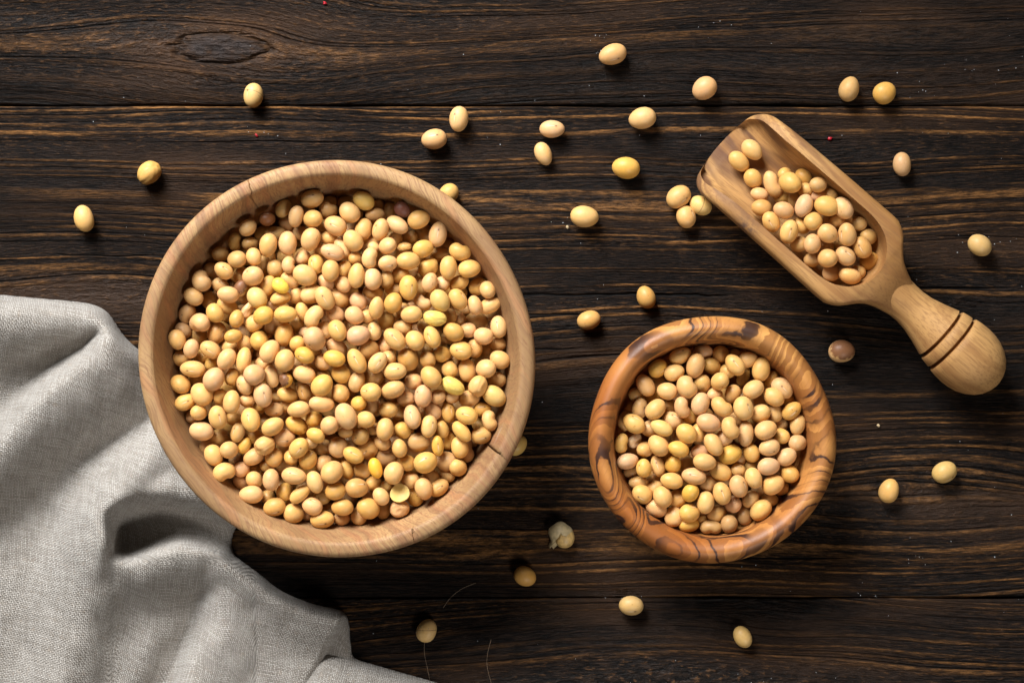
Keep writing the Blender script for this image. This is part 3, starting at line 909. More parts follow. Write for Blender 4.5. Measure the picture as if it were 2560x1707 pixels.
T['E'] = ((640, 700, F), """550 200 200 210 0 1 p;700 185 270 260 20 1 c;890 235 320 245 120 0 ch;1100 235 270 235 155 1 y;1335 275 250 220 130 1 p;1525 165 270 180 170 1 o;1575 365 300 205 80 0 y
610 420 260 180 110 1 y;760 475 310 230 60 0 ch;1040 440 260 210 140 1 p;1290 465 260 230 145 0 k;1460 480 200 200 0 1 y;570 610 180 200 0 2 d;900 650 220 230 0 1 p
1075 665 290 250 120 0 yh;1330 720 310 270 10 0 k;1540 660 240 210 100 1 c;1700 530 220 230 0 2 d;765 775 310 290 120 0 p;620 670 150 150 0 2 c;530 830 230 210 60 1 y
635 970 265 220 160 0 Y;1055 880 290 230 150 1 p;1020 1025 295 220 165 0 Y;1320 1060 340 225 120 0 yh;1480 900 260 240 40 1 o;1590 1080 300 215 55 0 ch;1720 1020 220 200 0 1 y
870 1080 240 210 145 1 p;1120 1230 250 240 140 1 Y;635 1230 300 235 165 0 k;860 1375 310 260 45 0 y;1310 1320 290 220 70 1 t;1550 1280 240 220 0 2 d;540 1090 180 180 0 2 p
700 1100 150 150 0 2 k;870 1220 180 180 0 2 d;1695 855 200 220 0 2 k;1700 1370 180 160 0 2 k""")
T['F'] = ((900, 700, F), """430 300 270 230 65 0 o;1055 270 300 240 120 0 g;1275 250 290 230 125 0 y;820 295 240 190 150 1 c;670 450 280 225 5 0 y;980 500 320 210 172 0 G;1500 330 260 190 105 0 p
1720 320 310 210 25 0 y;1530 540 270 210 170 2 t;1200 480 170 180 0 2 t;1310 490 150 160 0 2 t;1760 430 230 150 10 2 t;1365 410 150 120 0 2 c;560 620 250 200 170 1 t
560 400 200 180 0 2 y;1840 605 290 215 100 0 ch;1700 620 170 220 0 2 t;455 770 335 245 135 0 yh;725 790 275 240 120 0 y;945 745 300 220 115 0 yh;1225 685 290 250 150 0 o
1410 660 220 200 0 1 p;1615 730 255 220 165 0 k;1840 830 230 190 0 1 p;1320 915 300 240 170 0 yh;1500 900 250 200 100 1 y;1070 975 220 210 0 1 Y;630 1040 300 280 110 1 o
890 1050 220 210 100 1 p;1830 1045 280 235 150 0 y;1650 1160 250 240 0 0 c;1650 920 200 180 0 2 d;1170 1170 220 200 110 1 y;1405 1180 310 240 100 1 y;455 1195 300 225 5 0 ch
925 1260 310 250 130 0 y;700 1325 240 220 0 1 p;1840 1310 240 220 0 1 t;1215 1385 330 215 150 0 G;1545 1385 290 240 65 0 F;430 1430 320 240 20 0 p;850 600 180 180 0 2 d
860 930 180 180 0 2 d;1230 1050 180 160 0 2 d;1140 770 180 160 0 2 d""")
T['G'] = ((400, 950, F), """550 180 320 265 130 0 p;320 290 290 225 25 0 yh;790 220 200 220 0 1 y;935 285 315 235 85 0 y;1140 260 200 170 0 1 k;1345 200 320 240 100 0 ch;1665 190 280 200 165 1 y
505 425 220 205 0 0 y;755 485 310 245 100 0 yh;345 510 190 170 0 1 t;970 500 200 170 0 2 o;1185 520 320 245 105 0 yh;1490 390 240 200 0 1 t;1310 350 160 160 0 2 o
1470 605 310 245 30 0 y;540 665 315 250 170 0 c;790 740 220 220 0 2 t;1025 700 260 190 75 1 P;1230 730 220 180 0 2 o;585 890 220 190 0 1 t;720 1000 285 240 110 0 y
905 910 245 225 0 0 p;1110 860 230 150 60 1 Y;1190 1000 280 220 25 1 k;1365 860 285 245 30 0 F;1630 750 280 230 0 1 p;1490 1010 260 240 90 1 o;860 1180 300 250 20 0 y
1000 1050 180 180 0 2 d;1095 1155 200 200 0 1 k;1230 1150 180 180 0 2 d;570 780 180 160 0 2 d;1520 210 150 150 0 2 t;1640 340 150 150 0 2 p;1390 1120 180 160 0 2 d""")
T['H'] = ((640, 950, F), """640 160 250 190 110 1 oh;860 310 330 220 175 0 k;1105 170 265 240 110 1 o;555 385 295 215 5 0 k;1175 470 350 280 115 0 c;1340 310 210 200 0 1 Y;1495 155 255 245 0 0 yh
1535 340 200 220 0 2 t;1720 385 240 235 0 1 t;530 590 300 220 150 1 Y;760 510 210 210 0 1 o;955 590 245 240 60 0 k;1435 515 240 225 0 0 y;785 720 250 195 160 0 y
1175 680 200 150 0 1 y;1365 735 240 215 60 1 th;1685 640 295 240 80 0 y;1540 640 160 160 0 2 o;560 885 290 245 50 0 yh;1075 870 260 260 60 1 t;1275 980 285 215 155 0 yh
860 870 200 200 0 2 d;460 1010 190 210 0 1 y;685 1040 260 240 60 1 oh;880 1080 250 220 45 1 p;990 1195 290 280 45 0 p;1190 1170 270 170 110 1 y;1375 1180 230 200 0 1 y
1565 1150 270 180 105 0 Z;1480 890 230 230 45 2 oh;1650 820 230 200 150 1 k;1700 1000 260 230 0 2 d;740 830 160 160 0 2 d""")
T['I'] = ((900, 950, F), """600 240 220 220 0 1 p;825 205 290 240 85 0 k;1040 220 200 200 0 1 p;1195 230 170 170 0 1 c;1410 240 280 220 10 1 p;1775 215 330 270 145 0 g;685 480 320 240 105 0 ph
965 400 250 200 130 1 p;1145 420 280 190 100 1 o;1395 470 290 230 165 0 yh;1600 385 240 195 0 1 o;1735 545 270 205 105 0 c;510 420 180 180 0 2 t;560 655 240 220 130 1 y
900 605 295 220 80 0 c;1080 635 230 170 100 1 y;1330 680 310 200 130 0 y;1610 735 270 230 10 0 th;770 810 300 240 0 1 t;1015 855 270 170 95 0 Yh;1150 790 200 230 0 2 Y
1305 865 285 230 105 0 y;515 890 245 215 100 0 y;1490 980 340 240 100 1 t;855 1075 310 275 30 0 y;1120 1060 280 260 0 1 t;615 1080 230 210 0 1 o;1335 1190 250 230 150 0 y
445 1210 295 260 70 0 p;800 370 160 160 0 2 k;1570 580 180 180 0 2 d;1620 890 180 160 0 2 d""")
T['J'] = ((520, 1120, F), """1125 360 320 230 170 0 ph;825 410 285 225 90 0 p;595 410 240 220 110 1 y;385 500 230 210 120 1 p;555 605 310 235 5 0 p;780 640 200 180 150 1 d;1000 570 240 210 70 1 o
1200 600 310 180 40 0 y;1395 445 295 220 110 0 c;1670 560 275 235 10 0 o;1490 640 240 200 0 1 d;870 780 290 245 15 0 o;1110 875 260 250 0 0 y;1365 755 275 225 160 0 p
1755 770 285 220 5 0 o;1490 970 320 235 5 0 y;1755 985 210 200 0 1 p;1275 930 190 190 0 1 t;1570 810 180 180 0 2 d;1090 730 150 150 0 2 y;680 740 200 180 0 2 d""")
T['K'] = ((850, 1120, F), """220 520 275 265 0 0 o;365 785 310 280 150 0 y;535 630 250 210 125 0 c;430 460 200 200 0 1 y;780 590 260 240 30 0 C;620 490 180 160 0 1 d;1090 530 290 240 110 0 p
930 420 220 220 0 1 p;1330 570 280 220 35 0 yh;1190 400 260 220 130 1 d;1465 410 240 200 140 1 t;800 840 260 230 10 0 F;1020 720 290 220 120 1 o;590 880 280 200 85 1 d
255 970 240 220 120 1 p;430 960 180 180 0 2 d;370 600 160 160 0 2 p""")
T['S'] = ((1460, 770, 2.3754), """568 274 138 100 25 0 y;702 248 120 85 0 1 k;814 245 105 100 80 1 o;900 250 80 80 0 1 d;985 284 115 95 20 0 y;433 349 120 105 40 0 Y;537 385 125 100 20 0 c
663 342 150 112 75 0 p;765 345 105 98 150 1 y;895 340 140 105 130 0 yh;1052 362 145 105 80 0 y;948 405 120 75 70 1 D;1130 410 110 90 60 1 o;1200 457 140 112 135 0 ch
366 459 140 100 120 0 k;607 468 140 122 120 0 p;497 493 125 105 170 0 p;703 447 100 105 0 1 t;808 434 115 105 40 0 y;885 510 110 95 60 1 y;1007 482 130 105 30 0 c
1127 527 130 105 145 0 y;1215 535 90 80 0 1 y;305 512 95 95 0 1 d;328 594 130 92 80 1 t;424 600 140 110 45 0 y;584 588 130 95 105 0 k;692 567 135 110 70 0 p
775 517 95 85 0 1 k;817 585 140 105 140 0 y;945 597 145 122 110 0 c;1050 622 120 112 40 1 c;1132 622 110 90 100 1 c;1234 612 130 95 40 0 oh;1277 688 125 95 75 0 t
233 665 130 85 75 1 y;300 687 140 105 150 0 y;390 715 100 100 0 1 t;460 712 140 90 155 0 g;525 668 125 105 150 1 c;610 744 130 112 140 0 y;680 740 90 110 0 1 y
741 680 142 110 165 0 k;870 712 140 108 110 0 yh;962 750 148 95 85 1 c;1080 725 140 115 25 0 p;1172 757 105 95 150 1 y;1273 805 105 105 0 0 t;218 802 120 88 80 0 y
303 785 100 75 60 1 K;445 815 130 125 130 0 y;360 838 105 95 0 1 y;558 837 128 102 160 0 Y;690 855 110 90 0 1 k;770 810 145 108 120 0 y;835 770 110 100 0 1 c
868 868 140 115 20 1 Y;1100 828 125 105 10 0 c;990 855 115 95 110 1 y;1203 880 125 105 30 0 c;258 908 132 98 10 0 c;356 950 110 90 90 0 y;440 938 130 90 110 1 yh
533 928 105 95 80 1 Y;716 915 140 108 170 0 p;815 970 140 110 150 1 y;1098 938 135 108 5 0 c;910 960 90 80 0 1 t;1223 985 115 105 150 0 o;1270 900 80 80 0 2 t
265 985 95 80 0 1 t;320 1035 120 80 0 1 t;523 1025 135 95 170 0 y;655 995 148 105 170 0 ph;420 1065 100 80 40 1 p;328 1117 125 108 150 0 y;466 1118 130 115 110 0 p
555 1130 105 105 0 1 o;633 1095 105 100 60 0 Y;740 1040 110 100 0 1 t;818 1100 135 108 110 0 yh;920 1055 135 110 110 0 p;1005 1007 125 102 110 0 c;1122 1047 140 118 30 0 y
725 1155 135 108 80 0 c;990 1132 110 95 50 1 t;885 1165 110 100 0 1 k;1060 1210 140 115 45 0 y;1110 1150 110 90 0 1 t;1185 1080 90 90 0 1 o;410 1212 135 100 150 0 k
515 1273 125 105 85 0 p;627 1215 118 112 0 0 y;787 1220 110 105 0 1 p;705 1252 70 65 0 1 y;617 1315 125 90 5 0 Y;756 1325 130 90 0 0 dh;862 1290 105 110 0 0 d
960 1245 100 115 0 1 d;540 1215 90 90 0 2 y;920 900 80 80 0 2 t;980 930 90 90 0 2 d;635 640 90 90 0 2 o;515 590 90 90 0 2 o;400 520 90 90 0 2 o;430 430 90 90 0 2 t
1090 470 90 90 0 2 t;1030 560 90 90 0 2 t;850 370 100 90 0 1 y;600 920 90 90 0 2 d;420 1010 90 90 0 2 o;915 660 90 90 0 2 k;1160 690 90 90 0 2 t;1040 1090 90 90 0 2 t""")
T['P'] = ((1720, 260, 3.2673), """520 380 190 150 140 0 c;420 470 195 140 140 0 y;533 610 165 140 125 0 y;695 665 240 140 115 0 cK;590 735 150 115 165 0 p;605 850 170 140 170 0 o;790 580 130 120 0 1 y
840 650 190 175 150 0 y;945 605 160 130 135 1 o;1070 650 145 135 0 0 t;780 870 170 135 160 0 k;680 960 175 140 120 0 yh;825 1045 195 145 75 0 yh;948 830 190 145 65 0 c
1135 830 205 165 165 0 y;1310 805 190 145 120 0 c;1185 720 150 120 150 1 t;1050 750 110 110 0 1 k;960 710 130 120 0 1 t;770 770 130 120 0 2 d;870 770 120 120 0 2 t
1025 957 155 145 40 0 y;925 995 150 120 140 1 y;1255 950 190 140 10 1 o;1385 980 130 125 0 1 t;1140 1058 175 155 150 0 p;1305 1070 190 145 95 0 y;1470 1080 140 135 0 1 t
1015 1143 165 140 80 0 p;910 1145 140 130 0 1 t;1420 1170 185 145 120 0 o;1140 1260 165 155 0 0 y;1285 1245 180 150 145 0 th;1020 1270 140 130 0 1 t;1475 1290 165 160 0 1 o
1325 1405 190 135 165 0 p;1170 1380 150 130 0 1 t;1390 1370 130 120 0 1 y;1130 1165 130 120 0 2 t;1110 930 130 120 0 2 t;1220 1120 130 120 0 2 p""")
LOOSE = """582 219 55 46 85 L|beige soybean with a fine seam, on the plank joint above the large bowl
342 397 56 50 45 V|wrinkled ochre soybean lying outside the large bowl's upper rim, toward the napkin
193 502 62 46 105 c|smooth cream soybean lying alone above the napkin
997 320 58 48 10 p|peach soybean above the large bowl, lower one of a close pair
1054 274 58 46 85 c|upright cream soybean above the large bowl, upper one of a close pair
1268 297 58 40 0 ch|narrow cream soybean showing its scar, above a tilted smaller one
1248 354 54 38 115 c|small tilted cream soybean just below one showing its scar
1407 126 64 48 15 p|topmost of the loose soybeans on the upper plank
1475 272 62 52 15 c|plump cream soybean just under the plank joint, between bowl and scoop
1438 386 63 50 170 Y|plump bright yellow soybean between the large bowl and the scoop's mouth
1343 497 64 50 170 c|plump cream soybean beside a pale crumb, closest to the large bowl
1559 452 55 50 40 p|upper peach soybean of three clustered at the scoop's mouth
1609 472 52 44 150 L|seamed yellowish soybean of three clustered at the scoop's mouth
1575 499 52 46 110 k|lowest pinkish soybean of three clustered at the scoop's mouth
1618 204 58 50 35 k|pinkish soybean above the scoop's mouth, touching the plank joint's shadow
1950 205 58 50 70 t|tan soybean beside a bright yellow one above the scoop
2031 214 54 48 35 Y|bright yellow soybean beside a tan one above the scoop
2072 377 54 42 95 t|slim upright tan soybean alone on the far side of the scoop's bowl
2250 563 56 48 145 g|greenish yellow soybean level with the scoop's neck
1484 683 48 45 110 o|round ochre soybean above the small bowl, upper of two
1353 735 54 44 15 o|ochre soybean between the two bowls, lower of two
1933 807 50 50 0 Q|brown-capped yellow soybean between the small bowl and the scoop handle
1206 1323 52 46 150 o|ochre soybean under the large bowl, below the split peeling one
1449 1389 56 46 0 g|greenish yellow soybean on the lower plank joint below the small bowl
979 1448 50 46 70 L|dim seamed tan soybean near the napkin's corner
1707 1462 52 42 115 g|pale soybean alone on the lowest plank below the small bowl
2041 1127 56 46 75 y|upright yellow soybean beside the small bowl, on a bright grain streak
2168 1083 58 50 30 g|pale yellow soybean farthest out beside the small bowl
1030 447 46 44 45 y|yellow soybean peeking out behind the large bowl's upper rim
1187 1022 44 44 45 g|pale soybean barely showing behind the large bowl's lower rim"""


class Bean:
    pass

def parse():
    out = []
    for key, ((ox, oy, f), txt) in T.items():
        for row in txt.replace('\n', ';').split(';'):
            p = row.split()
            if len(p) < 7:
                continue
            b = Bean()
            b.u, b.v = ox + float(p[0]) / f, oy + float(p[1]) / f
            b.L, b.Wd = float(p[2]) / f, float(p[3]) / f
            b.a = math.radians(float(p[4])); b.lvl = int(p[5]); b.code = p[6]
            if b.Wd > b.L:
                b.L, b.Wd, b.a = b.Wd, b.L, b.a + math.pi / 2
            b.where = 'S' if key == 'S' else 'P' if key == 'P' else 'L'
            out.append(b)
    return out

beans = parse()

def orient(b):
    b.hil = b.code.endswith('h') and len(b.code) > 1
    c = b.code[0]
    b.c = c
    kid = b.code == 'cK'
    if c in SPEC:
        b.shape, col, b.mk, b.word = SPEC[c]
    else:
        b.shape, col, b.mk, b.word = ('kidney' if kid or (b.where != 'T' and rnd.random() < 0.05) else 'smooth'), PAL[c], '', WORD[c]
        if kid:
            b.word = 'long kidney-shaped cream'
    j = rnd.uniform(-1, 1)
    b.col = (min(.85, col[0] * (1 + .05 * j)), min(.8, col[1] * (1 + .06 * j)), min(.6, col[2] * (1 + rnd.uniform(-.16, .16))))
    ratio = b.L / b.Wd
    tilt = 0.0
    L = b.L
    if ratio < 1.12 and b.shape not in ('half',):
        L = b.Wd * 1.18                       # looks round: seen rather end-on
        tilt = math.radians(rnd.uniform(35, 60)) * rnd.choice((-1, 1))
    else:
        tilt = math.radians(rnd.uniform(-13, 13))
    if b.where == 'T':
        tilt *= 0.12
    roll = math.radians(-90 + rnd.uniform(-22, 22)) if b.hil else math.radians(rnd.choice((-50, -125)) + rnd.uniform(-18, 18)) if rnd.random() < 0.22 else math.radians(rnd.uniform(5, 150))
    if b.shape == 'half':
        roll, tilt = math.radians(-12), math.radians(10)
    if b.c == 'Q':
        roll = math.radians(15)
    if b.shape == 'kidney':
        roll = math.radians(rnd.uniform(-25, 25))
    if b.shape in ('wrinkled', 'facet'):
        roll = math.radians(rnd.uniform(-20, 20))
    b.R = np.array((Matrix.Rotation(b.a, 3, 'Z') @ Matrix.Rotation(tilt, 3, 'Y') @ Matrix.Rotation(roll, 3, 'X')))
    k = S * (D - b.z) / D
    b.s = np.array((L * 0.5, b.Wd * 0.5, b.Wd * 0.5 * rnd.uniform(0.93, 1.0))) * k * 1.02
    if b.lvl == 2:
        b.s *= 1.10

# --- heap surfaces
def heap_z(b):
    if b.where == 'L':
        x, y, _ = W(b.u, b.v, 0.036)
        r = math.hypot(x - BX, y - BY) / 0.053
        return 0.0335 + 0.0085 * max(0, 1 - r * r) ** 0.9 + 0.001 * math.sin(x * 160) * math.sin(y * 140 + 1)
    if b.where == 'S':
        x, y, _ = W(b.u, b.v, 0.024)
        r = math.hypot(x - SX, y - SY) / 0.031
        return 0.0199 + 0.0068 * max(0, 1 - r * r)
    dx, dy = b.u / K - 1673, b.v / K - 331
    e = dx * 0.749 + dy * 0.663
    return interp(e, [(30, 7.6), (110, 7.8), (150, 10.5), (200, 15.5), (300, 16.5), (380, 15.2), (430, 13.0)]) * mm

DROP = {0: 0.0, 1: 0.0036, 2: 0.0070}
for b in beans:
    b.z = heap_z(b) - DROP[b.lvl]
    orient(b)
    b.du = b.dv = 0.0
    b.free = False

# hidden beans that fill the bowls below the surface
def fillers(where, cx, cy, R, depth0, layers, floor):
    out = []
    for l in range(layers):
        st_ = 0.0066
        for gy_ in np.arange(-R, R, st_ * 0.88):
            for gx_ in np.arange(-R, R, st_):
                x = gx_ + rnd.uniform(-.0012, .0012) + (st_ / 2 if l % 2 else 0); y = gy_ + rnd.uniform(-.0012, .0012)
                rr_ = math.hypot(x, y)
                b = Bean(); b.where = where
                b.u = 1280 + (cx + x) / S; b.v = 853.5 - (cy + y) / S
                zt = heap_z(b) - depth0 - l * 0.0055
                if zt < floor or rr_ > R - max(0, (0.030 - zt) * 0.6) - 0.002:
                    continue
                b.L, b.Wd, b.a, b.lvl, b.code = rnd.uniform(54, 62), rnd.uniform(46, 52), rnd.uniform(0, 3.1), 3, rnd.choice('pctyod')
                b.z = zt
                orient(b)
                k = D / (D - zt)
                b.u = 1280 + (cx + x) / S * k; b.v = 853.5 - (cy + y) / S * k
                b.du = b.dv = 0.0; b.free = True
                out.append(b)
    return out
fill_b = fillers('L', BX, BY, 0.0500, 0.0118, 2, 0.010) + fillers('S', SX, SY, 0.0285, 0.0105, 1, 0.008)
beans += fill_b

def relax(bs, iters=70):
    n = len(bs)
    A = np.array([b.R @ np.diag(b.s ** 2) @ b.R.T for b in bs])
    z = np.array([b.z for b in bs]); z0 = z.copy()
    u = np.array([b.u for b in bs]); v = np.array([b.v for b in bs])
    du, dv = np.zeros(n), np.zeros(n)
    free = np.array([b.free for b in bs])
    k = S * (D - z) / D
    X = np.stack([(u - 1280) * k, (853.5 - v) * k, z], 1)
    dist = np.linalg.norm(X[:, None] - X[None], axis=2)
    I, J = np.nonzero(np.triu(dist < 0.0115, 1))
    lv = np.array([b.lvl for b in bs])
    zlo = z0 - 0.0050; zhi = z0 + np.where(lv == 0, 0.0045, 0.0018)
    for it in range(iters):
        k = S * (D - z) / D
        X = np.stack([(u + du - 1280) * k, (853.5 - v - dv) * k, z], 1)
        d = X[J] - X[I]
        L = np.linalg.norm(d, axis=1) + 1e-9
        nn = d / L[:, None]
        ri = np.sqrt(np.einsum('ni,nij,nj->n', nn, A[I], nn)); rj = np.sqrt(np.einsum('ni,nij,nj->n', nn, A[J], nn))
        pen = (ri + rj) * 0.965 - L
        m = pen > 0
        pv = np.where(m, pen, 0)[:, None] * nn * 0.5
        # sliding out along z works best when the pair overlaps strongly in plan
        corr = np.zeros((n, 3))
        np.add.at(corr, J, pv); np.add.at(corr, I, -pv)
        zs = np.zeros(n)
        extra = np.where(m, pen * 0.35 * np.sign(nn[:, 2] + 1e-4), 0)
        np.add.at(zs, J, extra); np.add.at(zs, I, -extra)
        lockxy = np.where(free, 0.6, 0.22)
        du += np.clip(corr[:, 0] * lockxy, -.0004, .0004) / k
        dv -= np.clip(corr[:, 1] * lockxy, -.0004, .0004) / k
        lim = np.where(free, 60, 9.0)
        du = np.clip(du, -lim, lim); dv = np.clip(dv, -lim, lim)
        z = z + np.clip(corr[:, 2] * 0.7 + zs * 0.5, -.0005, .0005)
        z = np.clip(z, np.where(free, z0 - 0.004, zlo), np.where(free, z0 + 0.001, zhi))
    for i, b in enumerate(bs):
        b.z, b.du, b.dv = float(z[i]), float(du[i]), float(dv[i])

def inner_r(prof, z):
    top = max(range(len(prof)), key=lambda i: prof[i][1])
    ins = prof[top:]
    zs = [p[1] for p in ins][::-1]; rs = [p[0] for p in ins][::-1]
    return float(np.interp(z, zs, rs))

for wh in 'LSP':
    relax([b for b in beans if b.where == wh])
for b in beans:
    b.p = np.array(W(b.u + b.du, b.v + b.dv, b.z))
    if b.where in 'LS':
        cx, cy, prof = (BX, BY, BIG_PROF) if b.where == 'L' else (SX, SY, SM_PROF)
        for _ in range(3):
            d = np.array([b.p[0] - cx, b.p[1] - cy, 0.0]); r = np.linalg.norm(d); nd = d / max(r, 1e-6)
            ext = math.sqrt(nd @ (b.R @ np.diag(b.s ** 2) @ b.R.T) @ nd)
            lim = inner_r([(q[0] * mm, q[1] * mm) for q in prof], b.p[2]) - ext * 0.96
            if r > lim:
                b.p[:2] -= nd[:2] * (r - lim)
    if b.where == 'P':
        dx, dy = b.p[0] - OX, b.p[1] - OY
        e = (dx * math.cos(SANG) + dy * math.sin(SANG)) / SK
        nrm = (-dx * math.sin(SANG) + dy * math.cos(SANG))
        A_ = b.R @ np.diag(b.s ** 2) @ b.R.T
        b.p[2] = max(b.p[2], floorz(min(e, 350)) * mm + math.sqrt(A_[2, 2]) * 0.97)
        nv = np.array([-math.sin(SANG), math.cos(SANG), 0])
        lim = max(0.002, wi_f(min(e, 380)) * SK - 0.0006 - math.sqrt(nv @ A_ @ nv))
        if abs(nrm) > lim:
            b.p -= nv * (nrm - math.copysign(lim, nrm))

# --- loose ones on the planks
for row in LOOSE.split('\n'):
    nums, lab = row.split('|')
    p = nums.split()
    b = Bean()
    b.u, b.v, b.L, b.Wd = float(p[0]) * K, float(p[1]) * K, float(p[2]) * K, float(p[3]) * K
    b.a, b.lvl, b.code, b.where, b.z, b.label = math.radians(float(p[4])), -1, p[5], 'T', 0.003, lab
    orient(b)
    b.z = math.sqrt((b.R @ np.diag(b.s ** 2) @ b.R.T)[2, 2]) * 0.985
    b.p = np.array(W(b.u, b.v, b.z))
    b.free = False
    beans.append(b)

# --- the 300 that show largest stay single objects; the rest is one heap object
def score(b):
    if b.where == 'T':
        return 1e9
    if b.free:
        return -1
    a = b.L * b.Wd * {0: 1.0, 1: 0.45, 2: 0.15}[b.lvl]
    return a * (3 if b.c in SPEC else 1)
ranked = sorted(beans, key=score, reverse=True)
single, rest = ranked[:299], ranked[299:]

HOURS = ['twelve', 'one', 'two', 'three', 'four', 'five', 'six', 'seven', 'eight', 'nine', 'ten', 'eleven']
def clock(dx, dy):
    h = (math.degrees(math.atan2(dx, dy)) % 360) / 30.0
    q = int(round(h * 2)) % 24
    return f"{HOURS[q // 2]} o'clock" if q % 2 == 0 else f"half past {HOURS[q // 2]}"
def place(b):
    if b.where in 'LS':
        cx, cy, R, nm = (BX, BY, 0.052, 'large bowl') if b.where == 'L' else (SX, SY, 0.0305, 'small bowl')
        dx, dy = b.p[0] - cx, b.p[1] - cy
        r = math.hypot(dx, dy) / R
        if r < 0.14:
            return f"at the very centre of the {nm}"
        if r > 0.80:
            return f"against the {nm}'s wall at {clock(dx, dy)}"
        ring = 'near the centre' if r < 0.40 else 'midway out' if r < 0.62 else 'one row in'
        return f"in the {nm} at {clock(dx, dy)}, {ring}"
    dx, dy = b.p[0] - OX, b.p[1] - OY
    e = (dx * math.cos(SANG) + dy * math.sin(SANG)) / SK
    n = (-dx * math.sin(SANG) + dy * math.cos(SANG))
    part = "by the scoop's mouth" if e < 110 else "fronting the scoop's heap" if e < 190 else "midway along the scoop's heap" if e < 300 else "deep in the scoop"
    side_ = "along its upper wall" if n > 0.0045 else "along its lower wall" if n < -0.0045 else "on its centre line"
    return f"{part}, {side_}"

def base_label(b):
    return f"{b.word} soybean {'with scar up ' if b.hil else ''}{place(b)}"
groups = {}
for b in single:
    if b.where != 'T':
        groups.setdefault(base_label(b), []).append(b)
for lab, bs in groups.items():
    if len(bs) == 1:
        bs[0].label = lab
        continue
    # tell look-alikes apart by height in the picture
    bs.sort(key=lambda q: -q.p[1])
    names = ['upper', 'lower'] if len(bs) == 2 else ['uppermost', 'middle', 'lowest'] if len(bs) == 3 else ['topmost', 'second', 'third', 'fourth', 'fifth']
    for nm, q in zip(names, bs):
        q.label = f"{nm} {lab}"

for b in single:
    if len(b.label.split()) > 16:
        print('LONG', b.label)
GRP = {'L': 'soybeans in the large bowl', 'S': 'soybeans in the small bowl', 'P': 'soybeans in the scoop', 'T': 'loose soybeans on the table'}
for b in single:
    var = VAR[b.shape]
    me = var[rnd.randrange(len(var))][0]
    o = bpy.data.objects.new('soybean', me)
    COL.objects.link(o)
    M = Matrix([list(r) for r in b.R]).to_4x4()
    o.matrix_world = Matrix.Translation(Vector(b.p)) @ M @ Matrix.Diagonal((*b.s, 1))
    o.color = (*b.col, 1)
    if not me.materials:
        me.materials.append(BM_[''])
    o.material_slots[0].link = 'OBJECT'
    o.material_slots[0].material = BM_['seam' if b.mk == 'seam' else b.mk]
    o['label'] = b.label
    o['category'] = 'soybean'
    o['group'] = GRP[b.where]

hv_, hf_, hraw, hcol = [], [], [], []
n0 = 0
for b in rest:
    var = VAR[b.shape] if b.shape in ('smooth', 'kidney') else VAR['smooth']
    _, co, raw, fs = var[rnd.randrange(len(var))]
    q = (co * b.s) @ b.R.T + b.p
    hv_.append(q); hraw.append(raw)
    hcol.append(np.tile(np.array([*b.col, 1.0]), (len(co), 1)))
    hf_ += [[i + n0 for i in f] for f in fs]
    n0 += len(co)
hme_ = mesh('soybean_heap', np.concatenate(hv_), hf_)
add_raw(hme_, np.concatenate(hraw), np.concatenate(hcol))
obj('soybean_heap', hme_, BM_STUFF, label='soybeans lying deeper in the heaps of both bowls and the scoop', kind='stuff', category='soybeans')


# ------------------------------------------------------------------ split peeling seed
def plain(name, col, rough=0.6, **kw):
    g = G(name)
    q = g.coord('Object')
    n = g.noise(q, 900.0, 2.0)
    c = g.mix(g.smooth(n, 0.35, 0.7), col, tuple(v * 0.72 for v in col))
    return g.done(c, rough, g.bump(n, 0.2, 0.0002), **kw)

sx_, sy_, _ = W(1403.0, 1336.0)
split = obj('split_soybean', None, label='split pale soybean with its skin peeling away, between the two bowls', category='soybean', group='loose soybeans on the table')
split.location = (sx_, sy_, 0)
m_seed = plain('peeled_seed', (0.66, 0.42, 0.15), 0.45)
m_skin = plain('dry_seed_skin', (0.56, 0.43, 0.23), 0.5)
co, raw, fs = bean_base(4, 'smooth', 77)
me = mesh('cotyledon', co * np.array([0.0033, 0.0037, 0.0030]) + np.array([0.0011, -0.0006, 0.0030]), fs)
obj('cotyledon', me, m_seed, split)
# shell of skin cupped over the upper part, torn open along one side
nu, nv = 30, 22
sv, sf = [], []
for i in range(nu):
    for j in range(nv):
        th = math.radians(-20 + 250 * i / (nu - 1)); ph_ = math.radians(4 + 88 * j / (nv - 1))
        rip = 1 + 0.06 * math.sin(5 * th) * (j / nv) + (0.10 if i in (0, nu - 1) else 0)
        R_ = 0.0037 * rip
        sv.append((R_ * math.sin(ph_) * math.cos(th) - 0.0003, R_ * math.sin(ph_) * math.sin(th) * 0.98 + 0.0006, 0.0030 + 0.0034 * math.cos(ph_)))
for i in range(nu - 1):
    for j in range(nv - 1):
        a = i * nv + j
        sf.append((a, a + nv, a + nv + 1, a + 1))
o = obj('skin', mesh('skin', sv, sf), m_skin, split)
s_ = o.modifiers.new('thickness', 'SOLIDIFY'); s_.thickness = 0.00018
# the curled tip of skin
tv_, tf_ = [], []
for i in range(12):
    t = i / 11
    for j in range(8):
        w_ = j / 7 - 0.5
        width = 0.0030 * (1 - 0.35 * t)
        cx_ = -0.0012 - 0.0022 * t; cy_ = -0.0010 - 0.0030 * t
        cz_ = 0.0046 - 0.0030 * t - 0.0016 * (w_ * 2) ** 2
        tv_.append((cx_ + width * w_ * 0.85, cy_ - width * w_ * 0.30 + 0.0004 * math.sin(9 * w_), max(0.0004, cz_)))
for i in range(11):
    for j in range(7):
        a = i * 8 + j
        tf_.append((a, a + 8, a + 9, a + 1))
o = obj('peeling_flap', mesh('peeling_flap', tv_, tf_), m_skin, split)
s_ = o.modifiers.new('thickness', 'SOLIDIFY'); s_.thickness = 0.00018


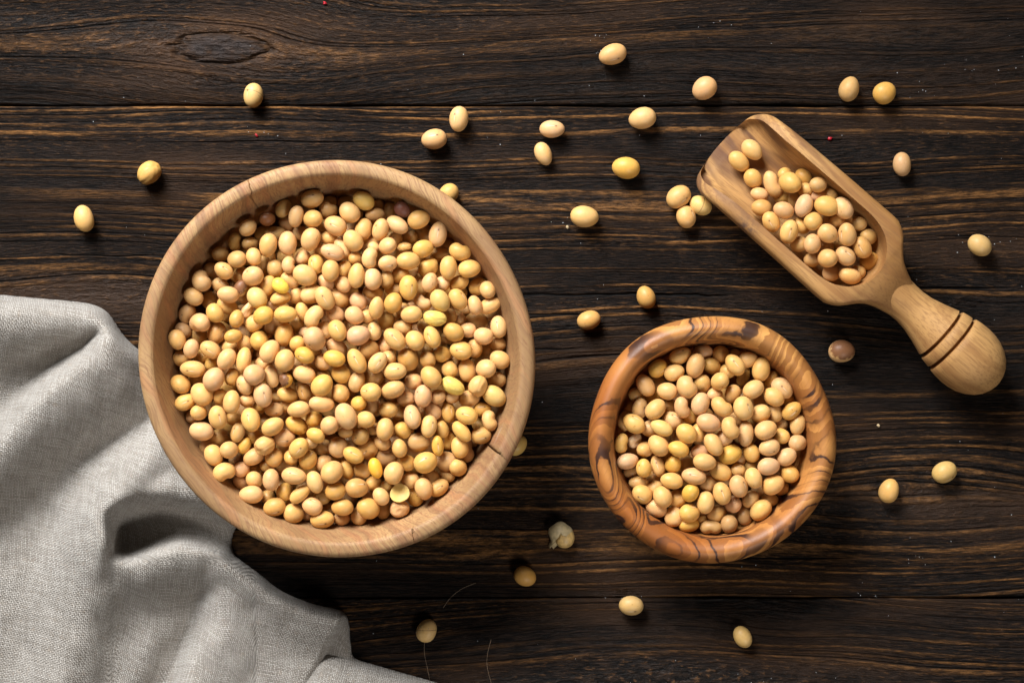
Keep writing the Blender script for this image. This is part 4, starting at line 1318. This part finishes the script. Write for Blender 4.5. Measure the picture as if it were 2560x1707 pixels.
# ------------------------------------------------------------------ crumbs, fibres, dust
def chip(seed, r, flat=0.6, sub=1):
    bm = bmesh.new()
    bmesh.ops.create_icosphere(bm, subdivisions=sub, radius=1)
    rr = np.random.default_rng(seed)
    v = np.array([q.co[:] for q in bm.verts])
    f = [[q.index for q in fc.verts] for fc in bm.faces]
    bm.free()
    v *= (1 + rr.normal(size=(len(v), 1)) * 0.28)
    v *= np.array([1, rr.uniform(.5, .9), flat]) * r
    a = rr.uniform(0, 6.28)
    c, s1 = math.cos(a), math.sin(a)
    v = v @ np.array([[c, s1, 0], [-s1, c, 0], [0, 0, 1]])
    v[:, 2] -= v[:, 2].min()
    return v, f

m_red = plain('red_pepper_skin', (0.42, 0.008, 0.018), 0.4)
for name, x, y, r, lab, seed in (('red_flake', 589, 311, 4.0, 'tiny round red flake on the plank above the large bowl', 1),
                                 ('red_flake', 1906, 319, 4.8, "small notched red flake beside the scoop's upper edge", 2),
                                 ('red_flake', 746, 8, 4.0, 'tiny red flake at the top edge of the upper plank', 3)):
    v, f = chip(seed, r * K * S, 0.5, 2)
    o = obj(name, mesh(name, v, f), m_red, label=lab, category='flake', group='red flakes on the table')
    o.location = W(x * K, y * K)
m_crumb = plain('pale_crumb', (0.55, 0.40, 0.22), 0.8)
for x, y, r, lab, seed in ((1303, 522, 4.8, 'pale bean crumb beside a plump cream soybean', 5), (2017, 977, 3.8, 'pinkish crumb on the planks beyond the small bowl', 6)):
    v, f = chip(seed, r * K * S, 0.6, 2)
    o = obj('crumb', mesh('crumb', v, f), m_crumb, label=lab, category='crumb', group='crumbs on the table')
    o.location = W(x * K, y * K)

def tube(pts, r, n=6):
    vs, fs = [], []
    P = [Vector(p) for p in pts]
    for i, p in enumerate(P):
        t = (P[min(i + 1, len(P) - 1)] - P[max(i - 1, 0)]).normalized()
        a = t.orthogonal().normalized(); b_ = t.cross(a)
        for k in range(n):
            q = p + (a * math.cos(6.2832 * k / n) + b_ * math.sin(6.2832 * k / n)) * r
            vs.append(q[:])
    for i in range(len(P) - 1):
        for k in range(n):
            a0, b0 = i * n + k, i * n + (k + 1) % n
            fs.append((a0, b0, b0 + n, a0 + n))
    return vs, fs
m_hair = plain('fine_fibre', (0.36, 0.25, 0.16), 0.45)
for pts, lab in (([(1093, 1338), (1060, 1352), (1035, 1372), (1018, 1395)], 'fine fibre on the plank under the large bowl'),
                 ([(985, 1440), (976, 1470), (975, 1500), (982, 1535), (990, 1575)], 'fine fibre trailing from the dim soybean near the napkin corner'),
                 ([(1128, 1468), (1120, 1500), (1119, 1530), (1130, 1575)], 'fine curved fibre alone on the lowest plank')):
    P2 = spline([(x * K, y * K) for x, y in pts], 6)
    zz = [0.0003] * len(P2)
    if pts[0][0] == 985:
        zz = [0.0064 * max(0.05, 1 - (i / 9.0) ** 2) if i < 9 else 0.0003 for i in range(len(P2))]
    vs, fs = tube([W(x, y, z) for (x, y), z in zip(P2, zz)], 0.000045)
    obj('fibre', mesh('fibre', vs, fs), m_hair, label=lab, category='fibre', group='fibres on the table')

m_dust = plain('white_dust', (0.55, 0.57, 0.60), 0.9)
dv_, df_ = [], []
nn_ = 0
clusters = [(2213, 158), (2345, 150), (1300, 520), (2237, 540), (2130, 205), (2100, 1281), (2010, 1372), (1430, 1372), (600, 300), (1390, 80), (1390, 116), (1500, 1660), (2300, 560), (1750, 1560), (1620, 60)]
for i in range(190):
    if i < 70:
        c = clusters[i % len(clusters)]
        x, y = c[0] + rnd.gauss(0, 22), c[1] + rnd.gauss(0, 9)
    else:
        x, y = 2352 * rnd.random() ** 0.75, rnd.uniform(0, 1568)
    v, f = chip(500 + i, rnd.choice((0.7, 0.9, 1.1, 1.4, 2.2 if i % 9 == 0 else 1.0)) * K * S, 0.5, 1)
    v = v + np.array(W(x * K, y * K))
    dv_.append(v); df_ += [[q + nn_ for q in fc] for fc in f]; nn_ += len(v)
obj('dust', mesh('dust', np.concatenate(dv_), df_, False), m_dust, label='white dust specks scattered over the dark planks', kind='stuff', category='dust')
